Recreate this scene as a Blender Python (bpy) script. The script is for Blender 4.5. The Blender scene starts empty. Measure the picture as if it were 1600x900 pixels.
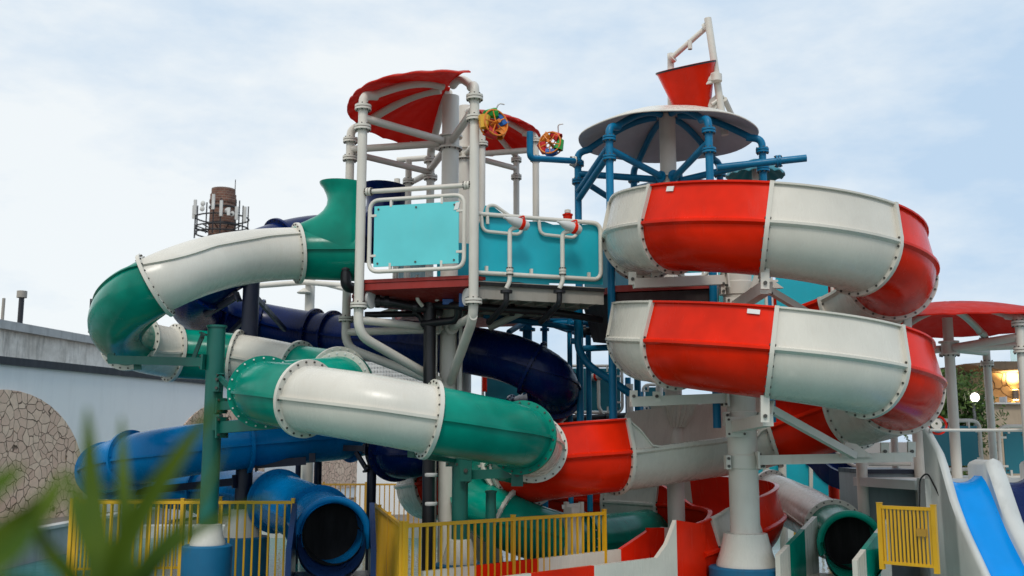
SKY_STRENGTH = .1
SKY_THIN = (.53, .69, .87); SKY_THICK = (.90, .945, .965)
SUN_E = 1.35
EXPOSURE = 0.06
import bpy, math, random
from mathutils import Vector as V, Matrix, noise as mnoise
random.seed(7)
SC = bpy.context.scene
COL = SC.collection
R = math.radians
PI = math.pi
EYE = 2.2
PITCH = math.atan(240/1600.0)
CP, SP = math.cos(PITCH), math.sin(PITCH)

def P(px, py, d):
    """world point seen at photo pixel (px,py) (1600x900) at ground distance d"""
    u = (px-800)/1600.0; v = (450-py)/1600.0
    t = d/(CP-v*SP)
    return V((u*t, d, EYE+t*(SP+v*CP)))

# ------------------------------------------------------------------ materials
MATS = {}
def nt(name):
    m = bpy.data.materials.new(name); m.use_nodes = True
    n = m.node_tree; b = n.nodes['Principled BSDF']
    return m, n, b
def mixc(n, fac, a, b, mode='MIX'):
    x = n.nodes.new('ShaderNodeMix'); x.data_type = 'RGBA'; x.blend_type = mode
    for s, val in ((x.inputs[0], fac), (x.inputs[6], a), (x.inputs[7], b)):
        if hasattr(val, 'is_linked'): n.links.new(val, s)
        elif isinstance(val, (int, float)): s.default_value = val
        else: s.default_value = (*val, 1)
    return x.outputs[2]
def ramp(n, src, p0, p1, c0=(0, 0, 0), c1=(1, 1, 1)):
    r = n.nodes.new('ShaderNodeValToRGB')
    r.color_ramp.elements[0].position = p0; r.color_ramp.elements[1].position = p1
    r.color_ramp.elements[0].color = (*c0, 1); r.color_ramp.elements[1].color = (*c1, 1)
    n.links.new(src, r.inputs[0]); return r.outputs[0]
def geo_pos(n):
    return n.nodes.new('ShaderNodeNewGeometry').outputs['Position']
def scaled(n, src, sx, sy, sz):
    mp = n.nodes.new('ShaderNodeMapping'); mp.inputs['Scale'].default_value = (sx, sy, sz)
    n.links.new(src, mp.inputs['Vector']); return mp.outputs[0]
def noise(n, vec, scale, detail=4, rough=.55, out='Fac'):
    x = n.nodes.new('ShaderNodeTexNoise'); x.inputs['Scale'].default_value = scale
    x.inputs['Detail'].default_value = detail; x.inputs['Roughness'].default_value = rough
    n.links.new(vec, x.inputs['Vector']); return x.outputs[out]
def bump(n, b, h, strength, dist=.02):
    x = n.nodes.new('ShaderNodeBump'); x.inputs['Strength'].default_value = strength
    x.inputs['Distance'].default_value = dist
    n.links.new(h, x.inputs['Height']); n.links.new(x.outputs[0], b.inputs['Normal'])
def paint(name, c, rough=.3, var=.10, dirt=.25, dirtc=(.10, .085, .06), coat=0.0, wob=.08, metal=0.0, spec=.5):
    m, n, b = nt(name); pos = geo_pos(n)
    big = noise(n, pos, 1.3, 3); fine = noise(n, scaled(n, pos, 9, 9, 1.6), 1.0, 5, .65)
    c2 = tuple(x*(1-var*2.2) for x in c); c1 = tuple(min(1, x*(1+var)) for x in c)
    base = mixc(n, ramp(n, big, .3, .7), c2, c1)
    base = mixc(n, ramp(n, fine, .56, .82, (0, 0, 0), (dirt, dirt, dirt)), base, dirtc)
    if name.startswith('gel_') and name != 'gel_white':
        sc_ = noise(n, scaled(n, pos, 3.2, 3.2, 14), 1.6, 6, .75); wm = noise(n, pos, .9, 2)
        sm = n.nodes.new('ShaderNodeMath'); sm.operation = 'MULTIPLY'; n.links.new(ramp(n, sc_, .66, .74), sm.inputs[0]); n.links.new(ramp(n, wm, .5, .66, (0,)*3, (.28,)*3), sm.inputs[1])
        base = mixc(n, sm.outputs[0], base, tuple(min(1, x*1.0+.16) for x in c))
    n.links.new(base, b.inputs['Base Color'])
    rr = ramp(n, fine, .3, .8, (rough*.8,)*3, (min(1, rough*1.7),)*3)
    n.links.new(rr, b.inputs['Roughness'])
    b.inputs['Metallic'].default_value = metal
    b.inputs['Specular IOR Level'].default_value = spec
    if coat: b.inputs['Coat Weight'].default_value = coat; b.inputs['Coat Roughness'].default_value = .12
    if wob: bump(n, b, noise(n, pos, 2.2, 2), wob, .05)
    MATS[name] = m; return m
WHITE = (.66, .64, .58)
paint('gel_white', (.68, .645, .565), .24, .05, .17, (.47, .39, .26), .0, spec=.4)
paint('gel_green', (.0006, .262, .182), .19, .17, .2, (.004, .13, .095), .0, spec=.20)
paint('gel_red', (.80, .021, .003), .20, .14, .2, (.40, .012, .004), .0, spec=.16)
paint('gel_navy', (.0008, .011, .080), .22, .12, .08, (.004, .02, .06), .0, spec=.2)
paint('gel_deep', (.001, .022, .10), .3, .1, .1, (.01, .02, .05), .1)
paint('gel_blue', (.0002, .17, .44), .22, .12, .12, (.003, .10, .26), .0, spec=.18)
paint('lane_blue', (.0004, .29, .80), .15, .05, .10, (.01, .2, .55), .0, spec=.22)
paint('steel_white', (.69, .655, .58), .38, .05, .28, (.40, .30, .18))
paint('steel_blue', (.0003, .17, .34), .34, .10, .12, (.005, .08, .15), spec=.3)
paint('steel_navy', (.004, .008, .028), .4, .1, .1)
paint('steel_green', (.004, .125, .095), .35, .1, .15, (.02, .08, .06))
paint('steel_dark', (.012, .012, .016), .4, .1, .2)
paint('pipe_black', (.010, .010, .013), .35, .1, .25, (.06, .055, .05))
paint('panel_teal_lit', (.14, .66, .69), .33, .05, .16, (.25, .55, .55), .0, .03, spec=.3)  # lighter copy of one turquoise, its sky-facing light put into the colour
paint('panel_teal_dim', (.018, .44, .54), .33, .06, .16, (.06, .3, .36), .0, .03, spec=.3)  # same turquoise, darkened in the colour for panels turned from the brighter sky
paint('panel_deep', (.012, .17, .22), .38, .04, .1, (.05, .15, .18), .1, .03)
paint('deck_red', (.30, .016, .010), .5, .1, .3)
paint('deck_grey', (.34, .31, .27), .6, .08, .35)
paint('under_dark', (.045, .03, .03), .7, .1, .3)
paint('canopy_red', (.68, .024, .009), .40, .12, .15, (.28, .02, .01), .0, .10, spec=.15)
paint('canopy_grey', (.46, .49, .53), .5, .08, .2, (.2, .2, .22), 0, .05)
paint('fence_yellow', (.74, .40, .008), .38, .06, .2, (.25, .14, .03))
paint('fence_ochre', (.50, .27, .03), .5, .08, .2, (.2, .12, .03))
paint('bolt_steel', (.10, .095, .085), .45, .1, .2, metal=.6)
paint('bolt_pale', (.75, .75, .72), .4, .05, .1)
paint('plast_blue', (.005, .10, .36), .35); paint('plast_green', (.01, .30, .03), .35)
paint('plast_orange', (.75, .22, .015), .35); paint('plast_red', (.6, .02, .02), .35)
paint('plast_yellow', (.78, .42, .03), .35)
paint('pedestal_blue', (.002, .125, .26), .5, .12, .3)
paint('slide_side', (.58, .60, .58), .4, .06, .25, (.25, .24, .2))
paint('grey_panel', (.30, .335, .35), .5, .05, .25)
paint('coping', (.018, .024, .032), .5, .1, .3)
paint('lamp_metal', (.2, .2, .21), .4, .1, .2, metal=.4)
paint('antenna_white', (.62, .62, .60), .5)
paint('hole_dark', (.004, .004, .005), .8, 0, 0, wob=0)
paint('wood_seat', (.16, .10, .055), .6)

def add_translucent(name, fac, c):
    n = MATS[name].node_tree; b = n.nodes['Principled BSDF']; out = n.nodes['Material Output']
    tr = n.nodes.new('ShaderNodeBsdfTranslucent'); tr.inputs['Color'].default_value = (*c, 1)
    mx = n.nodes.new('ShaderNodeMixShader'); mx.inputs[0].default_value = fac
    n.links.new(b.outputs[0], mx.inputs[1]); n.links.new(tr.outputs[0], mx.inputs[2]); n.links.new(mx.outputs[0], out.inputs['Surface'])
add_translucent('canopy_red', .35, (.75, .03, .02))
def concrete(name, c, c2, scale=1.0, streak=.0, bs=.3):
    m, n, b = nt(name); pos = geo_pos(n)
    a = noise(n, pos, 1.4*scale, 8, .7); f = noise(n, scaled(n, pos, 3, 3, .5), 1.6*scale, 8, .7)
    base = mixc(n, ramp(n, a, .35, .7), c, c2)
    if streak: base = mixc(n, ramp(n, f, .5, .72, (0,)*3, (streak,)*3), base, tuple(x*.35 for x in c2))
    n.links.new(base, b.inputs['Base Color']); b.inputs['Roughness'].default_value = .85
    bump(n, b, noise(n, pos, 14*scale, 6, .7), bs, .02); MATS[name] = m
concrete('wall_plaster', (.80, .81, .80), (.76, .78, .78), .5, .12, .1)
concrete('wall_weathered', (.82, .78, .71), (.50, .46, .40), 1.2, .7, .5)
concrete('paving', (.19, .165, .14), (.14, .12, .105), .8, .3)
concrete('pool_concrete', (.46, .47, .46), (.34, .35, .35), .9, .45)
concrete('kerb_white', (.60, .60, .57), (.5, .5, .48), .8, .2)
concrete('house_beige', (.46, .37, .27), (.40, .31, .22), .8, .2)
concrete('roof_thatch', (.16, .11, .07), (.09, .065, .045), 2.0, .5, .6)

def stone(name, ca, cb, scale, joint=(.05, .035, .025), jw=.05):
    m, n, b = nt(name); pos = geo_pos(n)
    warp = n.nodes.new('ShaderNodeVectorMath'); warp.operation = 'MULTIPLY_ADD'
    nz = noise(n, pos, 1.6, 3, .5, 'Color'); n.links.new(nz, warp.inputs[0])
    warp.inputs[1].default_value = (.35, .35, .35); n.links.new(pos, warp.inputs[2])
    vo = n.nodes.new('ShaderNodeTexVoronoi'); vo.inputs['Scale'].default_value = scale
    n.links.new(warp.outputs[0], vo.inputs['Vector'])
    ve = n.nodes.new('ShaderNodeTexVoronoi'); ve.feature = 'DISTANCE_TO_EDGE'; ve.inputs['Scale'].default_value = scale
    n.links.new(warp.outputs[0], ve.inputs['Vector'])
    sep = n.nodes.new('ShaderNodeSeparateColor'); n.links.new(vo.outputs['Color'], sep.inputs[0])
    base = mixc(n, sep.outputs[0], ca, cb)
    base = mixc(n, ramp(n, noise(n, pos, 9, 6, .7), .4, .75, (0,)*3, (.5,)*3), base, tuple(x*.55 for x in ca))
    jm = ramp(n, ve.outputs['Distance'], jw*.35, jw)
    base = mixc(n, jm, joint, base)
    n.links.new(base, b.inputs['Base Color']); b.inputs['Roughness'].default_value = .85
    bump(n, b, jm, 1.0, .09); MATS[name] = m
stone('stone_panel', (.80, .60, .45), (.66, .45, .34), 5.0, (.17, .115, .08), .032)
stone('stone_lit', (.55, .42, .24), (.46, .33, .17), 2.2, (.2, .14, .08), .04)

def brick():
    m, n, b = nt('brick_chimney'); tc = n.nodes.new('ShaderNodeTexCoord')
    sx = n.nodes.new('ShaderNodeSeparateXYZ'); n.links.new(tc.outputs['Object'], sx.inputs[0])
    at = n.nodes.new('ShaderNodeMath'); at.operation = 'ARCTAN2'
    n.links.new(sx.outputs[1], at.inputs[0]); n.links.new(sx.outputs[0], at.inputs[1])
    mu = n.nodes.new('ShaderNodeMath'); mu.operation = 'MULTIPLY'; mu.inputs[1].default_value = 1.2
    n.links.new(at.outputs[0], mu.inputs[0])
    cb = n.nodes.new('ShaderNodeCombineXYZ'); n.links.new(mu.outputs[0], cb.inputs[0]); n.links.new(sx.outputs[2], cb.inputs[1])
    br = n.nodes.new('ShaderNodeTexBrick'); n.links.new(cb.outputs[0], br.inputs['Vector'])
    br.inputs['Color1'].default_value = (.20, .085, .055, 1); br.inputs['Color2'].default_value = (.13, .055, .04, 1)
    br.inputs['Mortar'].default_value = (.24, .18, .14, 1); br.inputs['Scale'].default_value = 1.0
    br.inputs['Brick Width'].default_value = .42; br.inputs['Row Height'].default_value = .16; br.inputs['Mortar Size'].default_value = .02
    base = mixc(n, ramp(n, noise(n, tc.outputs['Object'], 1.2, 6, .7), .4, .7, (0,)*3, (.6,)*3), br.outputs[0], (.06, .035, .03))
    n.links.new(base, b.inputs['Base Color']); b.inputs['Roughness'].default_value = .9; MATS['brick_chimney'] = m
brick()

def water():
    m, n, b = nt('pool_water'); pos = geo_pos(n)
    base = mixc(n, ramp(n, noise(n, pos, .5, 3), .3, .7), (.006, .17, .16), (.012, .23, .21))
    n.links.new(base, b.inputs['Base Color']); b.inputs['Roughness'].default_value = .05
    b.inputs['Specular IOR Level'].default_value = .6
    bump(n, b, noise(n, scaled(n, pos, 1, 1.4, 1), 3.0, 4, .55), .28, .05); MATS['pool_water'] = m
water()

def leafmat(name, c, c2, scale=3.0, trans=.25):
    m, n, b = nt(name); pos = geo_pos(n)
    base = mixc(n, ramp(n, noise(n, pos, scale, 3), .35, .65), c, c2)
    n.links.new(base, b.inputs['Base Color']); b.inputs['Roughness'].default_value = .6; b.inputs['Specular IOR Level'].default_value = .2
    tr = n.nodes.new('ShaderNodeBsdfTranslucent'); n.links.new(base, tr.inputs['Color'])
    mx = n.nodes.new('ShaderNodeMixShader'); mx.inputs[0].default_value = trans
    out = n.nodes['Material Output']
    n.links.new(b.outputs[0], mx.inputs[1]); n.links.new(tr.outputs[0], mx.inputs[2]); n.links.new(mx.outputs[0], out.inputs['Surface'])
    MATS[name] = m
leafmat('blade_green', (.030, .085, .004), (.10, .16, .008), 6.0, .25)
leafmat('tree_leaf', (.030, .075, .016), (.085, .14, .03), 1.5, .25)
m, n, b = nt('bark'); b.inputs['Base Color'].default_value = (.09, .065, .045, 1); b.inputs['Roughness'].default_value = .9; MATS['bark'] = m
def emit(name, c, s):
    m, n, b = nt(name); b.inputs['Base Color'].default_value = (*c, 1)
    b.inputs['Emission Color'].default_value = (*c, 1); b.inputs['Emission Strength'].default_value = s; MATS[name] = m
emit('lamp_glow', (1, .9, .7), 30); emit('wall_lamp_glow', (1, .66, .25), 25)
m, n, b = nt('clear_glass'); b.inputs['Base Color'].default_value = (.6, .85, .82, 1); b.inputs['Roughness'].default_value = .05
b.inputs['Alpha'].default_value = .45; MATS['clear_glass'] = m

# ------------------------------------------------------------------ mesh builder
class MB:
    def __init__(s): s.v = []; s.f = []; s.mi = []; s.mats = []; s.cur = 0
    def use(s, name):
        if name not in s.mats: s.mats.append(name)
        s.cur = s.mats.index(name); return s
    def add(s, vs, fs):
        o = len(s.v); s.v.extend([V(x) for x in vs])
        for f in fs: s.f.append([i+o for i in f]); s.mi.append(s.cur)
    def grid(s, rows, closed_u=False, closed_v=False):
        nu = len(rows); nv = len(rows[0]); fs = []
        for i in range(nu if closed_u else nu-1):
            for j in range(nv if closed_v else nv-1):
                a, b_ = i, (i+1) % nu; c, d = j, (j+1) % nv
                fs.append([a*nv+c, b_*nv+c, b_*nv+d, a*nv+d])
        s.add([p for r in rows for p in r], fs)
    def tube(s, pts, r, n=12, caps=True):
        pts = [V(p) for p in pts]; m = len(pts)
        rs = r if isinstance(r, (list, tuple)) else [r]*m
        rows = []; up = None
        for i, p in enumerate(pts):
            t = (pts[min(i+1, m-1)]-pts[max(i-1, 0)]).normalized()
            if up is None:
                up = V((0, 0, 1)) if abs(t.z) < .9 else V((1, 0, 0))
            sd = t.cross(up)
            if sd.length < 1e-5: sd = t.orthogonal()
            sd.normalize(); up = sd.cross(t).normalized()
            rows.append([p+(sd*math.cos(2*PI*k/n)+up*math.sin(2*PI*k/n))*rs[i] for k in range(n)])
        o = len(s.v); s.grid(rows, False, True)
        if caps:
            s.f.append([o+k for k in range(n)]); s.mi.append(s.cur)
            s.f.append([o+(m-1)*n+k for k in range(n-1, -1, -1)]); s.mi.append(s.cur)
    def bent(s, pts, r, rad=.2, n=12, k=6): s.tube(fillet(pts, rad, k), r, n)
    def box(s, c, size, rz=0.0, M=None):
        sx, sy, sz = [x/2 for x in size]
        vs = [V((x, y, z)) for x in (-sx, sx) for y in (-sy, sy) for z in (-sz, sz)]
        m = M if M else Matrix.Rotation(rz, 3, 'Z')
        vs = [m @ v+V(c) for v in vs]
        s.add(vs, [[0, 1, 3, 2], [4, 6, 7, 5], [0, 4, 5, 1], [2, 3, 7, 6], [0, 2, 6, 4], [1, 5, 7, 3]])
    def beam(s, p0, p1, w, h, up=(0, 0, 1)):
        p0 = V(p0); p1 = V(p1); t = (p1-p0).normalized(); sd = t.cross(V(up))
        if sd.length < 1e-4: sd = t.orthogonal()
        sd.normalize(); u = sd.cross(t)
        vs = [p+sd*a*w/2+u*b_*h/2 for p in (p0, p1) for a, b_ in ((-1, -1), (1, -1), (1, 1), (-1, 1))]
        s.add(vs, [[3, 2, 1, 0], [4, 5, 6, 7], [0, 1, 5, 4], [1, 2, 6, 5], [2, 3, 7, 6], [3, 0, 4, 7]])
    def lathe(s, base, prof, n=24, axis=(0, 0, 1)):
        base = V(base); ax = V(axis).normalized(); e1 = ax.orthogonal().normalized(); e2 = ax.cross(e1)
        rows = [[base+ax*z+(e1*math.cos(2*PI*k/n)+e2*math.sin(2*PI*k/n))*r for k in range(n)] for r, z in prof]
        s.grid(rows, False, True)
    def disc(s, base, axis, r, th, n=20):
        s.lathe(V(base)-V(axis).normalized()*th/2, [(1e-4, 0), (r, 0), (r, th), (1e-4, th)], n, axis)
    def annulus(s, c, axis, r0, r1, th, n=40):
        s.lathe(V(c)-V(axis).normalized()*th/2, [(r0, 0), (r1, 0), (r1, th), (r0, th), (r0, 0)], n, axis)
    def bolts(s, c, axis, rad, cnt, r=.014, h=.016, off=.02, both=True):
        ax = V(axis).normalized(); e1 = ax.orthogonal().normalized(); e2 = ax.cross(e1)
        for k in range(cnt):
            a = 2*PI*k/cnt; p = V(c)+(e1*math.cos(a)+e2*math.sin(a))*rad
            for sg in ((1, -1) if both else (1,)):
                s.lathe(p+ax*sg*off, [(r, 0), (r, sg*h), (1e-4, sg*h)], 6, ax)
    def pflange(s, c, axis, r, steel='bolt_pale'):
        """bolted pipe coupling: two discs with bolts around"""
        ax = V(axis).normalized(); cur = s.cur
        for sg in (-1, 1): s.disc(V(c)+ax*sg*.022, ax, r*1.75, .032, 18)
        s.use('bolt_steel'); s.bolts(c, ax, r*1.45, 8, .012, .02, .038); s.cur = cur
    def prism(s, poly, axis_vec, th):
        """extrude planar polygon (3D points) by axis_vec*th"""
        n = len(poly); d = V(axis_vec).normalized()*th
        vs = [V(p) for p in poly]+[V(p)+d for p in poly]
        fs = [list(range(n-1, -1, -1)), list(range(n, 2*n))]+[[i, (i+1) % n, n+(i+1) % n, n+i] for i in range(n)]
        s.add(vs, fs)
    def build(s, name, mat=None, parent=None, angle=38, label=None, origin=None):
        me = bpy.data.meshes.new(name)
        org = V(origin) if origin is not None else (wloc(parent) if parent else V((0, 0, 0)))
        if origin is None and parent is None and s.v:
            lo = [min(v[i] for v in s.v) for i in range(3)]; hi = [max(v[i] for v in s.v) for i in range(3)]
            org = V(((lo[0]+hi[0])/2, (lo[1]+hi[1])/2, lo[2]))
        me.from_pydata([v-org for v in s.v], [], s.f)
        names = s.mats if s.mats else [mat]
        for k in names: me.materials.append(MATS[k])
        if s.mats: me.polygons.foreach_set('material_index', s.mi)
        me.polygons.foreach_set('use_smooth', [True]*len(me.polygons))
        me.update()
        import bmesh
        bm = bmesh.new(); bm.from_mesh(me); bmesh.ops.recalc_face_normals(bm, faces=bm.faces); bm.to_mesh(me); bm.free()
        me.set_sharp_from_angle(angle=R(angle))
        o = bpy.data.objects.new(name, me); COL.objects.link(o)
        if parent: o.parent = parent; o.location = org-wloc(parent)
        else: o.location = org
        if label: o['label'] = label
        return o
def wloc(o):
    p = V(o.location)
    while o.parent: o = o.parent; p += V(o.location)
    return p
def thing(name, label, cat, loc, group=None):
    o = bpy.data.objects.new(name, None); COL.objects.link(o); o.location = loc
    o.empty_display_size = .2
    o['label'] = label; o['category'] = cat
    if group: o['group'] = group
    return o
def tag(o, label, cat, group=None):
    o['label'] = label; o['category'] = cat
    if group: o['group'] = group
    return o
def struct(o): o['kind'] = 'structure'; return o
def dup(root, loc, label=None):
    r = root.copy(); COL.objects.link(r); r.location = loc
    if label: r['label'] = label
    for ch in list(root.children):
        c = ch.copy(); COL.objects.link(c); c.parent = r
        for g in ch.children:
            d = g.copy(); COL.objects.link(d); d.parent = c
    return r
def fillet(pts, rad, k=6):
    pts = [V(p) for p in pts]; out = [pts[0]]
    for i in range(1, len(pts)-1):
        a, b_, c = pts[i-1], pts[i], pts[i+1]
        d1 = (a-b_); d2 = (c-b_); r = min(rad, d1.length*.48, d2.length*.48)
        p0 = b_+d1.normalized()*r; p2 = b_+d2.normalized()*r
        for j in range(k+1):
            t = j/k; out.append(p0*(1-t)**2+b_*2*t*(1-t)+p2*t*t)
    out.append(pts[-1]); return out
def crom(pts, i, t):
    n = len(pts); g = lambda k: pts[max(0, min(n-1, k))]
    p0 = g(i-1) if i > 0 else g(0)*2-g(1)
    p1, p2 = g(i), g(i+1)
    p3 = g(i+2) if i+2 < n else g(n-1)*2-g(n-2)
    # centripetal Catmull-Rom
    def tj(ti, a, b_): return ti+max(1e-4, (b_-a).length)**.5
    t0 = 0; t1 = tj(t0, p0, p1); t2 = tj(t1, p1, p2); t3 = tj(t2, p2, p3); x = t1+(t2-t1)*t
    A1 = p0*((t1-x)/(t1-t0))+p1*((x-t0)/(t1-t0)); A2 = p1*((t2-x)/(t2-t1))+p2*((x-t1)/(t2-t1)); A3 = p2*((t3-x)/(t3-t2))+p3*((x-t2)/(t3-t2))
    B1 = A1*((t2-x)/(t2-t0))+A2*((x-t0)/(t2-t0)); B2 = A2*((t3-x)/(t3-t1))+A3*((x-t1)/(t3-t1))
    return B1*((t2-x)/(t2-t1))+B2*((x-t1)/(t2-t1))
class Path:
    def __init__(s, pts): s.p = [V(q) for q in pts]; s.n = len(pts)-1
    def at(s, u):
        u = max(0, min(s.n-1e-6, u)); i = int(u); return crom(s.p, i, u-i)
    def frame(s, u):
        e = .04; a = s.at(u-e); b_ = s.at(u+e); t = (b_-a).normalized()
        sd = t.cross(V((0, 0, 1))).normalized(); return s.at(u), t, sd, sd.cross(t)
    def span(s, u0, u1, step=.13):
        L = sum((s.at(u0+(u1-u0)*(k+1)/12)-s.at(u0+(u1-u0)*k/12)).length for k in range(12))
        k = max(3, int(L/step)); return [u0+(u1-u0)*j/k for j in range(k+1)]
# ================================================================== SLIDES
TR = .41
def tube_prof(r=TR, ridge=.035, bank=0.0):
    pts = []
    def arc(a0, a1, k):
        for i in range(k+1):
            a = R(a0+(a1-a0)*i/k); pts.append((math.cos(a)*r, math.sin(a)*r))
    arc(2.4, 177.6, 20); pts.extend([(-r-ridge, .018), (-r-ridge, -.018)])
    arc(182.4, 357.6, 20); pts.extend([(r+ridge, -.018), (r+ridge, .018)])
    ca, sa = math.cos(bank), math.sin(bank)
    return [(x*ca+y*sa, -x*sa+y*ca) for x, y in pts]
def circ_prof(r, k=40): return [(math.cos(2*PI*i/k)*r, math.sin(2*PI*i/k)*r) for i in range(k)]
def sweep(mb, path, us, prof_at, cap=False):
    rows = []
    for u in us:
        c, t, sd, up = path.frame(u); rows.append([c+sd*x+up*y for x, y in prof_at(u)])
    mb.grid(rows, False, True)
    if cap:
        nv = len(rows[0]); o = len(mb.v)-len(rows)*nv
        mb.f.append([o+k for k in range(nv)]); mb.mi.append(mb.cur)
        mb.f.append([len(mb.v)-nv+k for k in range(nv-1, -1, -1)]); mb.mi.append(mb.cur)
def tube_flange(path, u, mat, root, r=TR, bolt='bolt_steel', cnt=22):
    c, t, sd, up = path.frame(u); mb = MB(); mb.use(mat)
    mb.annulus(c, t, r-.01, r+.075, .05, 48); mb.use(bolt)
    mb.bolts(c, t, r+.045, cnt, .013, .016, .024); return mb.build('flange', None, root)
def tube_section(path, u0, u1, mat, root, label=None, r=TR, name='tube_section', bank=None):
    mb = MB(); mb.use(mat); sweep(mb, path, path.span(u0, u1), lambda u: tube_prof(r, .035, bank(u) if bank else 0))
    return mb.build(name, None, root, 40, label)
def flume_prof(hl, hr, a=.585, b_=.60, t=.03, grow=0.0):
    pts = []
    def side(sg, h, A, outer):
        q = []
        lean = .20*max(0, h-.04)
        if outer:
            q = [(A-lean, h), (A-lean+.04, h-.006), (A-lean+.04, h-.03), (A-lean, h-.036),
                 (A, min(.045, h-.037)), (A+.05, .024), (A+.05, -.010), (A, -.045)]
        else: q = [(A-lean, h), (A, 0)]
        return [(sg*x, y) for x, y in q]
    A = a+grow; B = b_+grow
    pts += side(1, hr, A, True)
    pts += [(A*math.cos(R(-6-168*i/24)), B*math.sin(R(-6-168*i/24))-.0) for i in range(25)]
    pts += side(-1, hl, A, True)[::-1]
    A2, B2 = a-t, b_-t
    pts += side(-1, hl, A2, False)
    pts += [(A2*math.cos(R(-174+168*i/24)), B2*math.sin(R(-174+168*i/24))) for i in range(25)]
    pts += side(1, hr, A2, False)[::-1]
    return pts
def flume_section(path, u0, u1, mat, root, hf, label=None):
    mb = MB(); mb.use(mat); us = path.span(u0, u1, .14)
    sweep(mb, path, us, lambda u: flume_prof(*hf(u)), True)
    return mb.build('flume_section', None, root, 32, label)
def flume_flange(path, u, mat, root, hf, off=.02, ubolt=None):
    """bolted rim at a joint: follows the outside of the trough"""
    c, t, sd, up = path.frame(u); mb = MB(); mb.use(mat); hl, hr = hf(u)
    o = flume_prof(hl, hr); k = 8+25+8; outer = o[:k]
    outer = [p for i, p in enumerate(outer) if i not in (1, 2, 5, 6, 34, 35, 38, 39)]
    gr = []
    for i, (x, y) in enumerate(outer):
        a = outer[max(0, i-1)]; b_ = outer[min(len(outer)-1, i+1)]
        dx, dy = b_[0]-a[0], b_[1]-a[1]; L = math.hypot(dx, dy) or 1
        gr.append((x-dy/L*-.055*-1 if False else x+(-dy/L)*.055, y+(dx/L)*.055))
    # make sure it grew outward
    if abs(gr[len(gr)//2][1]) < abs(outer[len(outer)//2][1]):
        gr = [(2*x-gx, 2*y-gy) for (x, y), (gx, gy) in zip(outer, gr)]
    prof = gr+[(x*.985, y*.985) for x, y in outer[::-1]]
    rows = []
    for s in (-.028, .028): rows.append([c+t*s+sd*x+up*y for x, y in prof])
    mb.grid(rows, False, True)
    n = len(gr)
    for s, fl in ((-.028, 1), (.028, -1)):
        mb.grid([[c+t*s+sd*x+up*y for x, y in gr], [c+t*s+sd*x+up*y for x, y in [(x*.985, y*.985) for x, y in outer]]])
    mb.use('bolt_steel')
    for i in range(2, n-2, 2):
        x = (gr[i][0]*.5+outer[i][0]*.5); y = (gr[i][1]*.5+outer[i][1]*.5)
        p = c+sd*x+up*y
        for sg in (-1, 1): mb.lathe(p+t*sg*.026, [(.016, 0), (.016, sg*.016), (1e-4, sg*.016)], 6, t)
    return mb.build('flange', None, root)

# ---- red and white spiral flume
HC = P(1203, 600, 15.05); HX, HY = HC.x, HC.y; HR = 1.76
Z0 = P(945, 361, 15.0).z; PITCHZ = 1.62
hp = []
hang = []
a = 180
def helix(a): 
    return V((HX+HR*math.cos(R(a)), HY+HR*math.sin(R(a)), Z0-(a-180)/360*PITCHZ-.16*(max(0, a-720)/90)**2))
pre = [V((HX-HR+.12, HY+1.35, Z0+.10)), V((HX-HR+.02, HY+.7, Z0+.05))]
hp = list(pre)
NPRE = len(pre)
for k in range(0, 43): hp.append(helix(180+15*k))          # 180 .. 810
UH = lambda ang: NPRE+(ang-180)/15.0
U810 = UH(810)
tail = [V((3.05, 16.50, 2.22)), V((2.4, 16.12, 2.15)), P(985, 703, 15.85), P(905, 711, 15.55), V((.50, 15.62, 1.93)), V((.08, 16.25, 1.82)),
        V((-.25, 17.3, 1.68)), V((-.8, 18.5, 1.55)), V((-1.35, 19.2, 1.42)), V((-1.62, 20.1, 1.32)), V((-1.0, 21.0, 1.22)), V((.1, 20.9, 1.16)),
        V((1.2, 20.2, 1.12)), V((2.3, 19.5, 1.10)), V((3.15, 18.75, 1.08)), V((3.75, 17.95, 1.06)), V((3.85, 17.15, 1.00)), V((3.5, 16.5, .86)),
        V((2.95, 16.15, .68)), V((2.45, 15.78, .56))]
hp += tail
RP = Path(hp); UT = lambda i: U810+1+i     # index of tail point i
def red_h(u):
    if u <= U810+.6: return (.05, .56)
    k0 = U810+.9; k1 = UT(2)+.3
    if u < k1:
        f = (u-k0)/(k1-k0); f = max(0, min(1, f))
        hr = .05+.51*max(0, min(1, (k1-.36-u)/.35))
        hl = .05+.45*max(0, 1-(k1-u)/.4)
        return (hl, hr)
    if u > UT(17): 
        f = min(1, (u-UT(17))/2.0); return (.50-.04*f, .05+.28*f)
    if UT(10.2) < u < UT(14.6): return (.50, .05+.33*min(1, (u-UT(10.2))/.8, (UT(14.6)-u)/.8))
    return (.50, .05)
red = thing('water_slide', 'open red and white spiral flume winding down around the white column', 'water slide', (HX, HY, 0))
bounds = [0]+[UH(167.0001+45*k) for k in range(0, 15)]
W_, R_ = 'gel_white', 'gel_red'
seq = [W_]+[W_, R_]*8
segs = [(bounds[i], bounds[i+1], seq[i]) for i in range(len(bounds)-1)]
segs[0] = (0, segs[0][1], W_); segs = [s for s in segs if s[1]-s[0] > .3]
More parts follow.
